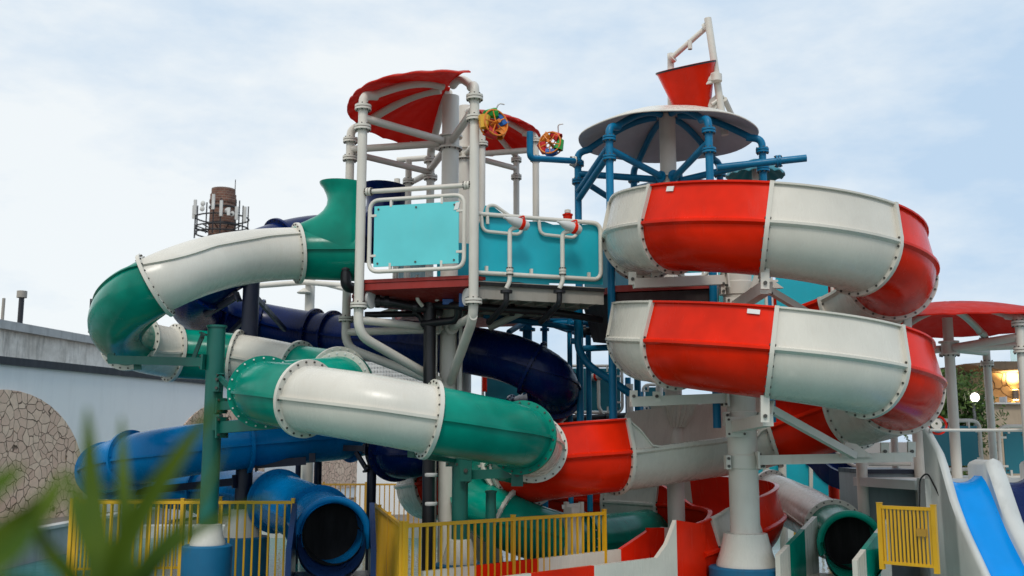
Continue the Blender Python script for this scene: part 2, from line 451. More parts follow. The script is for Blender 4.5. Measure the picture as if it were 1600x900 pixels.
segs += [(segs[-1][1], UT(2)+.35, W_), (UT(2)+.35, UT(4)+.6, R_), (UT(4)+.6, UT(6), W_), (UT(6), UT(7)+.6, R_), (UT(7)+.6, UT(8)-.2, R_), (UT(8)-.2, UT(10), W_), (UT(10), UT(11)+.4, R_),
         (UT(11)+.4, UT(12)+.7, R_), (UT(12)+.7, UT(13)+.75, W_), (UT(13)+.75, UT(14)+.5, R_), (UT(14)+.5, UT(17)+.2, R_), (UT(17)+.2, UT(18)+.45, W_), (UT(18)+.45, UT(19), R_)]
secs = []
for u0, u1, m_ in segs:
    secs.append(flume_section(RP, u0, u1, m_, red, red_h, 'glossy red flume section' if m_ == R_ else 'white flume section'))
for (u0, u1, m_), nx, so in zip(segs, segs[1:]+[None], secs):
    if nx and not (m_ == R_ and nx[2] == R_): flume_flange(RP, u1, W_, so, red_h)
flume_flange(RP, 0.05, W_, secs[0], red_h)
# small pale notices stuck on the flume wall
def sticker(ang, w, h, zz):
    u = UH(ang); c, t, sd, up = RP.frame(u); p = c+sd*(.585-.20*(zz-.04)+.006)+up*zz
    mb = MB(); mb.use('bolt_pale'); nrm = (sd+up*.18).normalized(); uu = (up-sd*.2).normalized()
    mb.prism([p-t*w/2-uu*h/2, p+t*w/2-uu*h/2, p+t*w/2+uu*h/2, p-t*w/2+uu*h/2], nrm, .012); return mb.build('notice_sticker', None, red)
sticker(222, .12, .07, .46); sticker(360+250, .16, .06, .46)
# run-out lane of the red slide: straight open trough with flat floor
e0 = V((2.45, 15.78, .0)); e1 = P(700, 900, 13.0); e1.z = 0
def lane(root, p0, p1, width, z0, z1, hfun, cuts, mats, t=.07, name='lane_section'):
    d = (p1-p0); L = d.length; d.normalize(); sd = d.cross(V((0, 0, 1)))
    for i in range(len(cuts)-1):
        mb = MB(); mb.use(mats[i]); fa, fb = cuts[i], cuts[i+1]; rows = []
        for k in range(9):
            f = fa+(fb-fa)*k/8; c = p0+d*L*f; z = z0+(z1-z0)*f; w = width/2; hn, hf = hfun(f)
            pr = [(-w, hn), (-w-t, hn), (-w-t, -.12), (w+t, -.12), (w+t, hf), (w, hf), (w, .06), (w-.06, 0), (-w+.06, 0), (-w, .06)]
            rows.append([V((c.x, c.y, z))+sd*x+V((0, 0, y)) for x, y in pr])
        mb.grid(rows, False, True)
        nv = 10; o = len(mb.v)-9*nv
        mb.f.append([o+k for k in range(nv)]); mb.mi.append(mb.cur); mb.f.append([len(mb.v)-1-k for k in range(nv)]); mb.mi.append(mb.cur)
        mb.build(name, None, root, 30, 'red run-out section' if mats[i] == R_ else None)
LA = .15
def lane_h(f):
    hf = .43+.24*max(0, 1-f/LA)
    hn = (.82+.10*(f/LA)) if f < LA else max(.43, .92-(f-LA)/.075*.49)
    return hn, hf
lane(red, e0, e1, 1.02, .18, .14, lane_h, [0, LA, .54, .80, 1], [R_, W_, R_, W_])
# brackets carrying the flume are parts of the column (below)

# ---- green and white enclosed tube slide
GP = [P(556, 396, 16.0), P(520, 396, 15.95), P(465, 396, 15.85), P(400, 400, 15.4), P(318, 416, 14.55), P(243, 446, 14.0), P(196, 478, 14.4), P(186, 515, 15.4), P(222, 541, 16.3),
      P(275, 552, 16.9), P(330, 556, 17.0), P(395, 564, 17.0), P(465, 578, 16.8), P(522, 588, 16.2), P(540, 597, 15.4), P(505, 604, 14.7), P(455, 608, 14.5), P(420, 611, 14.1),
      P(418, 614, 13.4), P(460, 620, 12.85), P(520, 629, 12.45), P(590, 640, 12.3), P(670, 655, 12.4), P(740, 668, 12.75), P(800, 679, 13.3), P(830, 692, 14.1), P(830, 706, 14.9), P(806, 722, 15.8), P(772, 744, 16.4),
      P(750, 767, 16.6), P(752, 790, 16.1), P(786, 812, 15.6), P(842, 834, 15.9), V((1.0, 16.7, .64)), V((1.9, 17.8, .60)), V((2.9, 19.3, .62)), V((4.0, 20.0, .75)), P(1185, 775, 19.4), P(1245, 792, 18.4), P(1295, 822, 17.0), P(1330, 850, 15.6)]
GPa = Path(GP)
green = thing('water_slide', 'enclosed green and white tube slide looping in front of the white tower', 'water slide', (P(560, 400, 14).x, 14.0, 0))
G_ = 'gel_green'
gs = [(2, 5, W_), (5, 7.6, G_), (7.6, 8.9, W_), (8.9, 10.6, G_), (10.6, 12.0, W_), (12.0, 13.2, G_), (13.2, 14.4, G_), (14.4, 17.6, G_), (17.6, 19.35, G_), (19.35, 22, W_), (22, 24.35, G_), (24.35, 25.6, W_), (25.6, 27.3, G_),
      (27.3, 29, G_), (29, 31, G_), (31, 33, G_), (33, 36.6, G_), (36.6, 37.3, G_), (37.3, 39.2, W_), (39.2, 40, G_)]
def gbank(u):
    if u < 2: return 0
    if u < 6.5: return R(38)
    if u < 9: return R(38)*(9-u)/2.5
    return 0
gsec = []
for u0, u1, m_ in gs:
    gsec.append(tube_section(GPa, u0, u1, m_, green, 'green tube section' if m_ == G_ else 'off-white tube section', bank=gbank))
for (u0, u1, m_), nx, so in zip(gs, gs[1:], gsec):
    tube_flange(GPa, u1, G_ if ((m_ == G_ and nx[2] == G_ and u1 > 15) or u1 == 24.35) and u1 not in (27.3, 31) else W_, so, bolt='bolt_pale' if (m_ == G_ and nx[2] == G_) else 'bolt_steel')
tube_flange(GPa, 2, W_, gsec[0])
# entry pod: closed half-tube with open flared collar standing up
def entry_pod(root, path, u1, mat, ctr, zrim, rr, out_dir):
    mb = MB(); mb.use(mat)
    sweep(mb, path, path.span(0, u1, .1), lambda u: tube_prof(TR+.035*max(0, 1-u/u1)), True)
    # upright collar, open at the top, sweeping out into the tube along out_dir
    n = 26; dx = V((out_dir[0], out_dir[1], 0)).normalized(); sx = V((-dx.y, dx.x, 0)); rows_o = []; rows_i = []
    zb = ctr.z; zt = zb+.03; H = zrim-zt
    prof = [(0.0, 1.0, 1.03), (.1, 1.0, 1.03), (.22, .99, 1.0), (.31, .93, .98), (.38, .82, .97), (.44, .68, .96), (.51, .53, .96), (.59, .43, .95), (.68, .37, .95), (.77, .355, .96), (.85, .375, .98), (.92, .43, 1.02), (.97, .48, 1.05), (1.0, .49, 1.06)]
    for f, rl, rw in prof:
        z = zt+H*f; ro, ri = [], []
        for k in range(n+1):
            a = -R(112)+R(224)*k/n; ca, sa = math.cos(a), math.sin(a)
            L = rl if ca > 0 else .42
            zz = z+(.04*ca if f > .9 else 0)
            ro.append(V((ctr.x, ctr.y, zz))+dx*ca*L+sx*sa*TR*rw); ri.append(V((ctr.x, ctr.y, zz))+dx*ca*(L-.03)+sx*sa*(TR*rw-.03))
        rows_o.append(ro); rows_i.append(ri)
    mb.grid(rows_o); mb.grid(rows_i); mb.grid([rows_o[-1], rows_i[-1]])
    for k in (0, n): mb.grid([[r[k] for r in rows_o], [r[k] for r in rows_i]])
    return mb.build('entry_pod', None, root, 50)
pc = P(545, 396, 15.97)
entry_pod(green, GPa, 2, G_, pc, P(530, 291, 16.0).z, .40, (-1, -.1))
mb = MB(); mb.use('pipe_black'); q = P(541, 410, 15.75)
mb.bent([q+V((0, .1, .12)), q, q+V((0, 0, -.38)), q+V((.25, .35, -.40))], .085, .09)
mb.disc(q+V((0, 0, -.1)), (0, 0, 1), .105, .06); mb.build('water_pipe', None, green)
# exit mouth
def exit_mouth(root, path, u, mat, dirv, tmat, TL=1.0, TR=TR):
    """arched end of a tube that opens into a half-round trough"""
    c, t, sd, up = path.frame(u); mb = MB(); mb.use(mat)
    t = V((dirv[0], dirv[1], 0)).normalized(); sd = t.cross(V((0, 0, 1))); up = V((0, 0, 1))
    prof = [(TR, -.30), (TR+.03, .0), (TR+.075, .015), (TR+.085, .045), (TR+.075, .07), (TR+.04, .08), (TR+.0, .065), (TR-.02, .02), (TR-.03, -.06)]
    rows = []
    for k in range(45):
        a = R(-22+224*k/44); e = sd*math.cos(a)+up*math.sin(a)
        rows.append([c-t*.02+e*r+t*z for r, z in prof])
    mb.grid(rows); mb.build('exit_rim', None, root, 50)
    mb = MB(); mb.use('hole_dark'); mb.lathe(c-t*.55, [(1e-4, 0), (TR-.03, 0)], 30, t); mb.lathe(c-t*.5, [(TR-.034, 0), (TR-.034, .46)], 40, t); mb.build('mouth_shade_lining', None, root)  # near-black lining added inside the mouth to stand in for shade
    mb = MB(); mb.use(tmat); rows = []
    for z in (-.05, TL*.33, TL*.66, TL):
        ra = []
        for k in range(25):
            a = R(176+188*k/24); ra.append(c+t*z+sd*math.cos(a)*(TR-.02)+up*(math.sin(a)*(TR-.02)-.03*z))
        rows.append(ra)
    mb.grid(rows); mb.grid([[p-V((0, 0, .03))+(p-c).normalized()*.02 for p in r_] for r_ in rows]); mb.build('exit_trough', None, root, 50)
    return c, t, sd
c, t, sd = exit_mouth(green, GPa, 40, G_, (-.28, -1), G_)
def runout(root, c, t, sd, L, mats, zf, hw=.50, hh=.75):
    """shallow open lane in front of an exit with stepped side walls"""
    for i, (f0, f1, m_) in enumerate(mats):
        mb = MB(); mb.use(m_)
        for sg in (-1, 1):
            a0 = c+t*L*f0+sd*sg*hw; a1 = c+t*L*f1+sd*sg*hw
            h0 = zf+hh*(1-.55*f0); h1 = zf+hh*(1-.55*f1)
            poly = [V((a0.x, a0.y, zf-.3)), V((a1.x, a1.y, zf-.3)), V((a1.x, a1.y, h1)), V((a0.x, a0.y, h0))]
            mb.prism(poly, sd*sg, .07)
        p0 = c+t*L*f0; p1 = c+t*L*f1
        mb.prism([V((p0.x, p0.y, zf-.15))-sd*hw, V((p1.x, p1.y, zf-.15))-sd*hw, V((p1.x, p1.y, zf-.15))+sd*hw, V((p0.x, p0.y, zf-.15))+sd*hw], V((0, 0, 1)), .12)
        mb.build('lane_section', None, root, 30)
runout(green, c, V((-.72, -1, 0)).normalized(), V((-.72, -1, 0)).normalized().cross(V((0, 0, 1))), 1.55, [(0.0, .35, W_), (.35, .75, G_), (.75, 1, W_)], c.z-.42, .50, .80)

# ---- navy tube slide that comes back as the blue tube
NP = [P(612, 378, 18.6), P(575, 375, 18.6), P(520, 370, 18.4), P(460, 377, 17.9), P(385, 404, 17.3), P(318, 446, 17.3), P(303, 476, 18.1), P(335, 492, 19.2), P(405, 506, 19.7), P(490, 521, 19.5), P(570, 530, 19.0),
      P(660, 538, 18.3), P(740, 548, 17.6), P(810, 565, 17.0), P(858, 592, 17.0), P(862, 625, 17.9), P(815, 655, 18.6), P(745, 684, 18.4), P(680, 700, 17.6), P(640, 709, 17.4), P(612, 706, 18.1), V((-1.9, 19.6, 2.10)), V((-1.4, 20.7, 2.22)),
      ]
BP = [V((-1.6, 21.0, 2.75)), V((-1.95, 19.9, 2.60)), P(600, 668, 18.9), P(545, 680, 18.4), P(450, 688, 17.6), P(340, 698, 17.0), P(235, 713, 16.6), P(178, 727, 17.1), P(168, 740, 18.2), P(215, 753, 19.2), P(290, 762, 19.3), P(370, 768, 18.5), P(440, 785, 17.2), P(490, 808, 16.0), P(520, 836, 14.7)]
NPa = Path(NP); BPa = Path(BP)
navy = thing('water_slide', 'dark navy tube slide sweeping behind the white tower under the deck', 'water slide', (P(700, 500, 17).x, 18.0, 0))
N_, B_ = 'gel_navy', 'gel_blue'
nb = [2, 3.3, 5, 6.6, 8, 9, 9.35, 11.5, 13.4, 14.6, 16, 18, 19.6, 22]
for u0, u1 in zip(nb, nb[1:]):
    so = tube_section(NPa, u0, u1, N_, navy); tube_flange(NPa, u0, N_, so, bolt='steel_dark')
tube_flange(NPa, 20.2, N_, so)
entry_pod(navy, NPa, 2, N_, P(603, 385, 18.6), P(600, 292, 18.5).z, .40, (-.6, -.8))
blue = thing('water_slide', 'bright blue tube slide bending back behind the yellow fence to its exit', 'water slide', (P(400, 700, 17).x, 17.5, 0))
bb = [0, 1.5, 3, 4.6, 6.4, 7.6, 9, 10.4, 11.9, 13.2, 14]
for u0, u1 in zip(bb, bb[1:]):
    rr_ = .455 if u0 > 11.5 else TR; so = tube_section(BPa, u0, u1, B_, blue, None, rr_); tube_flange(BPa, u0, B_, so, r=rr_, bolt='gel_blue', cnt=14)
c, t, sd = exit_mouth(blue, BPa, 14, B_, (.16, -1), 'gel_deep', 1.0, .455)
runout(blue, c, t, sd, 1.3, [(0, .4, 'gel_deep'), (.4, 1, 'gel_deep')], c.z-.46, .50, .90)
# ================================================================== TOWERS
def hexpt(c, rad, k, a0=-75): a = R(a0-60*k); return V((c[0]+rad*math.cos(a), c[1]+rad*math.sin(a), 0))
def at(p, z): return V((p[0], p[1], z))
SW, SB = 'steel_white', 'steel_blue'
def rail_panel(root, p0, p1, zb, zt, panel, inset=(.05, .10), r=.032, gap=.10, brackets=True, dz=0.0, frame=SW, rad=.16, th=.02, label=None):
    """rounded tube frame with a plastic sheet clamped inside"""
    p0 = V((p0[0], p0[1], 0)); p1 = V((p1[0], p1[1], 0)); d = (p1-p0); L = d.length; d.normalize(); nn = d.cross(V((0, 0, 1)))
    mb = MB(); mb.use(frame)
    c = [p0+d*.06+V((0, 0, (zb+zt)/2)), p0+d*.06+V((0, 0, zt)), p1-d*.06+V((0, 0, zt)), p1-d*.06+V((0, 0, zb)), p0+d*.06+V((0, 0, zb)), p0+d*.06+V((0, 0, (zb+zt)/2))]
    mb.bent(c, r, rad, 10)
    if brackets:
        k = max(2, int(L/.6))
        for i in range(k):
            x = L*(i+.5)/k
            for z, s in ((zb, 1), (zt, -1)): mb.box(p0+d*x+V((0, 0, z+s*.07)), (.035, .05, .10), math.atan2(d.y, d.x))
        for z in (zb+.22*(zt-zb), zb+.78*(zt-zb)):
            for x, s in ((.06, 1), (L-.06, -1)): mb.box(p0+d*(x+s*.06)+V((0, 0, z)), (.11, .05, .035), math.atan2(d.y, d.x))
    mb.build('rail_frame', None, root)
    mb = MB(); mb.use(panel); ii = gap
    q0 = p0+d*(.06+ii*.8); q1 = p1-d*(.06+ii*.8)
    mb.prism([at(q0, zb+ii*.7), at(q1, zb+ii*.7), at(q1, zt-ii), at(q0, zt-ii)], nn, th)
    mb.use('bolt_steel')
    for f in (.05, .5, .95):
        for z in (zb+ii*.7+.05, zt-ii-.05):
            mb.lathe(q0.lerp(q1, f)+V((0, 0, z))+nn*(th), [(.016, 0), (.016, .012), (1e-4, .012)], 6, nn)
    return mb.build('rail_panel', None, root, 30, label)

# ---------------- white tower
TC = P(703, 300, 16.5); TX, TY = TC.x, TC.y; TRD = 1.80
tow = thing('play_tower', 'white tube play tower with two red fan canopies and turquoise rail panels', 'play tower', (TX, TY, 0))
HV = [at(hexpt((TX, TY), TRD, k), 0) for k in range(6)]     # A B C D E F
ZR = 7.62                                                       # canopy rim height
ZDECK = 4.62
mb = MB(); mb.use(SW)
mb.lathe((TX, TY, -.3), [(.142, 0), (.142, 8.22), (1e-4, 8.22)], 24)
for s in range(8):
    a = 2*PI*s/8
mb.build('centre_column', None, tow)
# I-section ribs on the column below the deck
mb = MB(); mb.use(SW)
for s in (-.2, .2): mb.box((TX+s, TY-.02, 2.4), (.05, .30, 4.4))
mb.build('column_flange', None, tow)
def hub(root, c, z, r=.2):
    mb = MB(); mb.use(SW)
    mb.lathe((c[0], c[1], z-.10), [(r, 0), (r, .2)], 16)
    for s in (-.1, .1): mb.disc((c[0], c[1], z+s), (0, 0, 1), r*1.35, .03, 20)
    mb.use('bolt_steel')
    for k in range(12):
        a = 2*PI*k/12
        mb.disc((c[0]+math.cos(a)*r*1.2, c[1]+math.sin(a)*r*1.2, z-.125), (0, 0, 1), .014, .03, 6)
    mb.build('hub', None, root)
hub(tow, (TX, TY), 7.12, .15)
def frame_post(root, c, hv, zbot, zrim, ztopc, r, fl, mat, bend=None, zfoot=None, name='post'):
    """post that bends over at the top into a canopy rib and in at the foot to the column"""
    mb = MB(); mb.use(mat); ce = V((c[0], c[1], 0)); out = (V((hv.x, hv.y, 0))-ce).normalized(); rad = (V((hv.x, hv.y, 0))-ce).length
    pts = []
    if bend is not None: pts += [at(ce+out*.2, zfoot), at(hv, bend)]
    else: pts += [at(hv, zbot)]
    pts += [at(hv, zrim-.02)]
    mb.bent(pts+[at(hv-out*.25, zrim+.03)], r, .24, 12)
    # rib
    rib = []
    for k in range(11):
        f = k/10; rr = rad-.2-(rad-.38)*f
        rib.append(at(ce+out*rr, zrim+.03+(ztopc-zrim-.03)*math.sin(f*PI/2)))
    for z in fl: mb.pflange(at(hv, z), (0, 0, 1), r, mat if mat != SW else 'bolt_pale')
    o = mb.build(name, None, root)
    mb = MB(); mb.use(mat); mb.tube(rib, r*.92, 10); mb.build('canopy_rib', None, root)
    return o
for k in range(4):
    bz = {0: 3.98, 1: 3.78, 2: 3.75}.get(k)
    frame_post(tow, (TX, TY), HV[k], 4.2, ZR-.1, 8.05, .073, [7.30, 6.98, 4.22], SW, bz, 3.15 if bz else None)
for k in range(4):                                              # spokes to the column
    mb = MB(); mb.use(SW)
    mb.tube([at(HV[k], 7.14), at(HV[k].lerp(V((TX, TY, 0)), .9), 7.12)], .062, 12)
    mb.build('spoke', None, tow)
    if k < 3:
        mb = MB(); mb.use(SW)
        mb.tube([at(HV[k], 4.0), at(HV[k].lerp(V((TX, TY, 0)), .92), 4.0)], .062, 12)
        mb.disc(at(HV[k].lerp(V((TX, TY, 0)), .86), 4.0), V((TX, TY, 0))-V((HV[k].x, HV[k].y, 0)), .11, .03)
        mb.build('spoke', None, tow)
def fan(root, c, rad, a0, a1, zr, za, mat, name='canopy', petals=6, amp=.035, thk=.02, power=1.3):
    mb = MB(); mb.use(mat); n = 72; m_ = 12; top = []; bot = []
    for j in range(m_+1):
        f = .03+.97*j/m_; row = []; rb = []
        for i in range(n+1):
            th = R(a0+(a1-a0)*i/n)
            rr = (rad(th) if callable(rad) else rad)*f*(1-.02*abs(math.sin(th*3)))
            z = za-(za-zr)*f**power+amp*f*abs(math.cos(th*petals))**.6*1.0-amp*.5
            if j == m_: z -= .02
            p = V((c[0]+rr*math.cos(th), c[1]+rr*math.sin(th), z)); row.append(p); rb.append(p-V((0, 0, thk)))
        top.append(row); bot.append(rb)
    mb.grid(top); mb.grid(bot); mb.grid([top[-1], bot[-1]]); mb.grid([[r[0] for r in top], [r[0] for r in bot]]); mb.grid([[r[-1] for r in top], [r[-1] for r in bot]])
    return mb.build(name, None, root, 50)
fan(tow, (TX, TY), lambda th: 2.02-.30*max(0, math.cos(th-PI))**2, -78, -258, ZR+.02, 8.12, 'canopy_red', petals=14, amp=.03, power=1.6)
# second hexagon behind, right-hand fan
T2 = P(727, 260, 19.2); c2 = (T2.x, T2.y)
mb = MB(); mb.use(SW); mb.lathe((T2.x, T2.y, -.3), [(.14, 0), (.14, 8.95), (1e-4, 8.95)], 20); mb.build('centre_column', None, tow)
hub(tow, c2, 7.7, .15)
H2 = [hexpt(c2, 1.40, k, -75) for k in range(6)]
for k, hv in enumerate(H2):
    if k in (0, 5, 4, 3): frame_post(tow, c2, hv, 4.5, 8.0, 8.5, .062, [7.86, 7.5], SW)
    else:
        mb = MB(); mb.use(SW); mb.tube([at(hv, 4.5), at(hv, 7.3)], .06, 10); mb.pflange(at(hv, 6.9), (0, 0, 1), .06, 'bolt_pale'); mb.build('post', None, tow)
    mb = MB(); mb.use(SW); mb.tube([at(hv, 7.68), at(hv.lerp(V((c2[0], c2[1], 0)), .9), 7.68)], .056, 10); mb.build('spoke', None, tow)
fan(tow, c2, 1.46, -75, 105, 8.08, 8.52, 'canopy_red', petals=14, amp=.03, power=1.6)
# link beams between the two hexagons
mb = MB(); mb.use(SW)
mb.tube([at(HV[3], 7.08), at(H2[2], 7.08)], .055, 10); mb.tube([at(HV[2], 7.08), at(HV[3], 7.08)], .055, 10)
mb.build('link_beam', None, tow)
# decks
def deckplate(root, poly, z, th, mat, name='deck'):
    mb = MB(); mb.use(mat); mb.prism([at(p, z-th) for p in poly], V((0, 0, 1)), th); return mb.build(name, None, root, 30)
deck_poly = [HV[0], HV[1], HV[2], HV[3], HV[4], HV[5]]
deckplate(tow, [HV[k].lerp(V((TX, TY, 0)), .05) for k in range(6)], ZDECK, .05, 'deck_red')
mb = MB(); mb.use('deck_red')                                   # red fascia + funnel-shaped underside
ring0 = [at(h.lerp(V((TX, TY, 0)), .06), ZDECK-.055) for h in deck_poly]
ring1 = [at(h.lerp(V((TX, TY, 0)), .06), ZDECK-.16) for h in deck_poly]
ring2 = [at(h.lerp(V((TX, TY, 0)), .80), ZDECK-.34) for h in deck_poly]
mb.grid([ring0, ring1, ring2], False, True); mb.build('deck_underside', None, tow, 20)
deckplate(tow, [H2[k] for k in range(6)], ZDECK-.02, .14, 'deck_red')
# flat panels of the tower
rail_panel(tow, HV[1].lerp(HV[0], .05), HV[0].lerp(HV[1], .05), ZDECK+.10, ZDECK+1.20, 'panel_teal_lit', label='sky-lit turquoise rail panel between the front posts')
mb = MB(); mb.use(SW); mb.tube([at(HV[1], ZDECK+1.34), at(HV[0], ZDECK+1.34)], .038, 10)
mb.pflange(at(HV[0].lerp(HV[1], .06), ZDECK+1.34), HV[1]-HV[0], .036, 'bolt_pale'); mb.pflange(at(HV[0].lerp(HV[1], .93), ZDECK+1.34), HV[1]-HV[0], .036, 'bolt_pale')
mb.build('top_rail', None, tow)
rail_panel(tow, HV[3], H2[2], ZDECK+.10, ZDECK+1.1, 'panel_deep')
rail_panel(tow, H2[0].lerp(H2[5], .3), H2[5], ZDECK+.10, ZDECK+1.25, 'panel_teal_lit')
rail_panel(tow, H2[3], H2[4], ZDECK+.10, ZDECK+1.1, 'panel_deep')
# small notice stickers
mb = MB(); mb.use('bolt_pale'); dd = (HV[0]-HV[1]).normalized(); nrm = dd.cross(V((0, 0, 1)))
q = HV[1].lerp(HV[0], .83); mb.prism([at(q, ZDECK+.97), at(q+dd*.07, ZDECK+.98), at(q+dd*.10, ZDECK+1.09), at(q+dd*.03, ZDECK+1.08)], nrm, .030)
mb.build('notice_sticker', None, tow)

# ---------------- bridge between the towers
b0 = P(748, 440, 14.95); b1 = P(944, 440, 15.65); b0.z = b1.z = 0
br = thing('walkway_bridge', 'turquoise sided walkway bridging the white tower and the blue tower', 'walkway', ((b0.x+b1.x)/2, (b0.y+b1.y)/2+.8, 0))
bd = (b1-b0).normalized(); bn = V((-bd.y, bd.x, 0))
ZB = 4.56
mb = MB(); mb.use('deck_grey')
mb.prism([at(b0, ZB-.06), at(b1, ZB-.06), at(b1+bn*2.3, ZB-.06), at(b0+bn*2.3, ZB-.06)], V((0, 0, 1)), .05); mb.build('deck', None, br)
for i, off in enumerate((.06, .62, 1.2, 1.8, 2.25)):
    mb = MB(); mb.use('deck_grey'); mb.beam(at(b0+bn*off, ZB-.17), at(b1+bn*off, ZB-.17), .07, .20); mb.build('deck_beam', None, br)
mb = MB(); mb.use('deck_grey')
for k in range(8):
    q = b0.lerp(b1, (k+.5)/8); mb.beam(at(q+bn*.02, ZB-.20), at(q+bn*2.25, ZB-.20), .05, .13)
mb.build('cross_beams', None, br)
mb = MB(); mb.use('hole_dark'); mb.beam(at(b0-bn*.012, ZB-.05), at(b1-bn*.012, ZB-.05), .02, .05); mb.build('edge_trim', None, br)
# front sheet (large), frame outside with two drop-handles for the cannons
def P2(px, py):      # point on the bridge's front plane seen at this pixel
    a = P(px, py, 15.0); c0 = V((0, 0, EYE)); d = (a-c0)
    n3 = V((bn.x, bn.y, 0)); t = (b0-c0).dot(n3)/d.dot(n3); return c0+d*t
mb = MB(); mb.use('panel_teal_dim')
sheet = [P2(750, 438), P2(750, 350), P2(760, 320), P2(772, 321), P2(802, 345), P2(852, 345), P2(866, 350), P2(936, 350), P2(942, 356), P2(944, 444)]
sheet = [p+bn*.05 for p in sheet]
mb.prism(sheet, bn, .022); mb.build('front_sheet', None, br, 30)
mb = MB(); mb.use('panel_teal_dim'); mb.prism([at(b0+bn*2.25, ZB), at(b1+bn*2.25, ZB), at(b1+bn*2.25, ZB+1.0), at(b0+bn*2.25, ZB+1.0)], bn, .02); mb.build('rear_sheet', None, br, 30)
mb = MB(); mb.use(SW)
mb.bent([P2(746, 334), P2(938, 349), P2(939, 437), P2(746, 426)], .034, .14, 10)
for x0, x1, yl, yr, yb in ((752, 818, 334, 340, 365), (842, 904, 341, 346, 370)):
    mb.bent([P2(x0, yl), P2(x0+2, yb-4), P2(x1-4, yb+2), P2(x1, yr)], .026, .10, 8)
for x in (760, 830, 920):
    mb.box(P2(x, 437-.06*(939-x))+V((0, 0, .04)), (.04, .05, .12), math.atan2(bd.y, bd.x))
mb.bent([P2(762, 350), P2(761, 322), P2(772, 320), P2(806, 344)], .026, .06, 8)
mb.build('rail_frame', None, br)
mb = MB(); mb.use(SW); zz = ZB+1.1
mb.bent([at(b0.lerp(b1, .45)+bn*2.22, zz-.3), at(b0.lerp(b1, .45)+bn*2.22, zz), at(b1+bn*2.22, zz)], .03, .12, 8); mb.build('rear_rail', None, br)
mb = MB(); mb.use('gel_red'); q = P2(911, 347)+bn*.6; mb.lathe(q, [(.06, 0), (.075, .22), (.085, .23), (.085, .25), (.03, .27)], 16)
mb.use(SW); mb.lathe(q+V((0, 0, .27)), [(.05, 0), (.05, .05), (1e-4, .07)], 12); tag(mb.build('water_valve', None, None), 'small red bucket shaped valve behind the blue post on the walkway', 'water valve')
# water cannons on their posts
def cannon(px, py, base_py, aim, label, d_off=-.30, P_=P2):
    q = P_(px, py)+bn*d_off; t = thing('water_cannon', label, 'water cannon', q, 'water cannons on the walkway rails')
    mb = MB(); mb.use('antenna_white'); a = V(aim).normalized()
    K = .74
    mb.lathe(q-a*.16, [(r*K, z*K) for r, z in [(1e-4, .0), (.05, 0), (.085, .01), (.105, .05), (.112, .12), (.112, .22), (.098, .32), (.07, .42), (.040, .49), (.026, .52), (.024, .57), (1e-4, .57)]], 20, a)
    mb.use('gel_red'); mb.lathe(q-a*.16, [(r*K, z*K) for r, z in [(.112, .12), (.121, .13), (.121, .19), (.112, .20)]], 20, a)
    mb.use('bolt_steel'); mb.disc(q-a*.162, a, .028, .02, 10)
    mb.build('barrel', None, t)
    mb = MB(); mb.use('gel_red'); s = a.cross(V((0, 0, 1))).normalized()
    mb.bent([q-a*.04+s*.08, q-a*.04+s*.09+V((0, 0, .11)), q-a*.04-s*.09+V((0, 0, .11)), q-a*.04-s*.08], .013, .04, 8); mb.build('handle', None, t)
    return t, q
for px, py, lab in ((800, 355, 'white water cannon with red band on the walkway rail nearer the white tower'), (881, 361, 'white water cannon with red band on the walkway rail beside the blue post')):
    t, q = cannon(px, py, 450, (-.80, -.45, .22), lab)
    pst = P2(px-12, 360)+bn*-.24; e = P2(px-12, 452)+bn*-.24
    mb = MB(); mb.use(SW); mb.bent([V((q.x, q.y, q.z-.05)), V((pst.x, pst.y, q.z-.09)), V((pst.x, pst.y, e.z+.08)), V((pst.x-.05, pst.y, e.z-.02))], .034, .06, 10)
    mb.pflange(V((pst.x, pst.y, P2(px-12, 428).z)), (0, 0, 1), .03, 'bolt_pale'); mb.build('stand_pipe', None, t)
    mb = MB(); mb.use('pipe_black'); z0 = e.z-.05
    mb.bent([V((pst.x-.05, pst.y, z0)), V((pst.x-.05, pst.y, z0-.2)), V((pst.x-.32, pst.y+.5, z0-.42))], .045, .09, 10); mb.disc((pst.x-.05, pst.y, z0-.02), (0, 0, 1), .09, .04)
    mb.build('feed_hose', None, t)
# black pipework slung under decks
pw = MB(); pw.use('pipe_black')
def pipe(pts, r=.055, rad=.12, flz=()):
    pw.bent(pts, r, rad, 10)
pipe([P(582, 470, 15.6), P(610, 473, 15.6), P(690, 487, 16.0)], .07)
pipe([P(570, 492, 15.9), P(655, 490, 16.1), P(662, 505, 16.1), P(672, 508, 16.1)], .05)
pipe([P(678, 476, 15.9), P(722, 478, 15.4), P(770, 482, 15.6), P(868, 488, 16.0), P(940, 500, 16.3)], .06)
pipe([P(716, 478, 15.5), P(716, 500, 15.6), P(660, 506, 15.9)], .06)
pipe([P(672, 455, 15.9), V((P(672, 600, 15.9).x, 15.9, 1.0)), V((P(672, 600, 15.9).x, 15.9, -.2))], .10, .1)
for z in (2.0, 3.0): pw.disc((P(672, 600, 15.9).x, 15.9, z), (0, 0, 1), .13, .06)
for px, py, d in ((590, 471, 15.6), (604, 472, 15.6), (648, 480, 15.8), (672, 480, 15.9), (664, 505, 16.0), (745, 480, 15.5), (800, 484, 15.8), (858, 487, 16.0)):
    pw.disc(P(px, py, d), (1, .15, 0), .10, .07, 14)
for px in (640, 655, 668, 684): pw.bent([P(px, 455, 15.8), P(px, 470, 15.8), P(px+6, 480, 15.9)], .03, .05, 8)
pw.use('antenna_white'); pw.disc(P(579, 468, 15.45), (1, -.4, 0), .14, .04, 20); pw.disc(P(730, 464, 14.95), (-1, -.6, 0), .13, .04, 20)
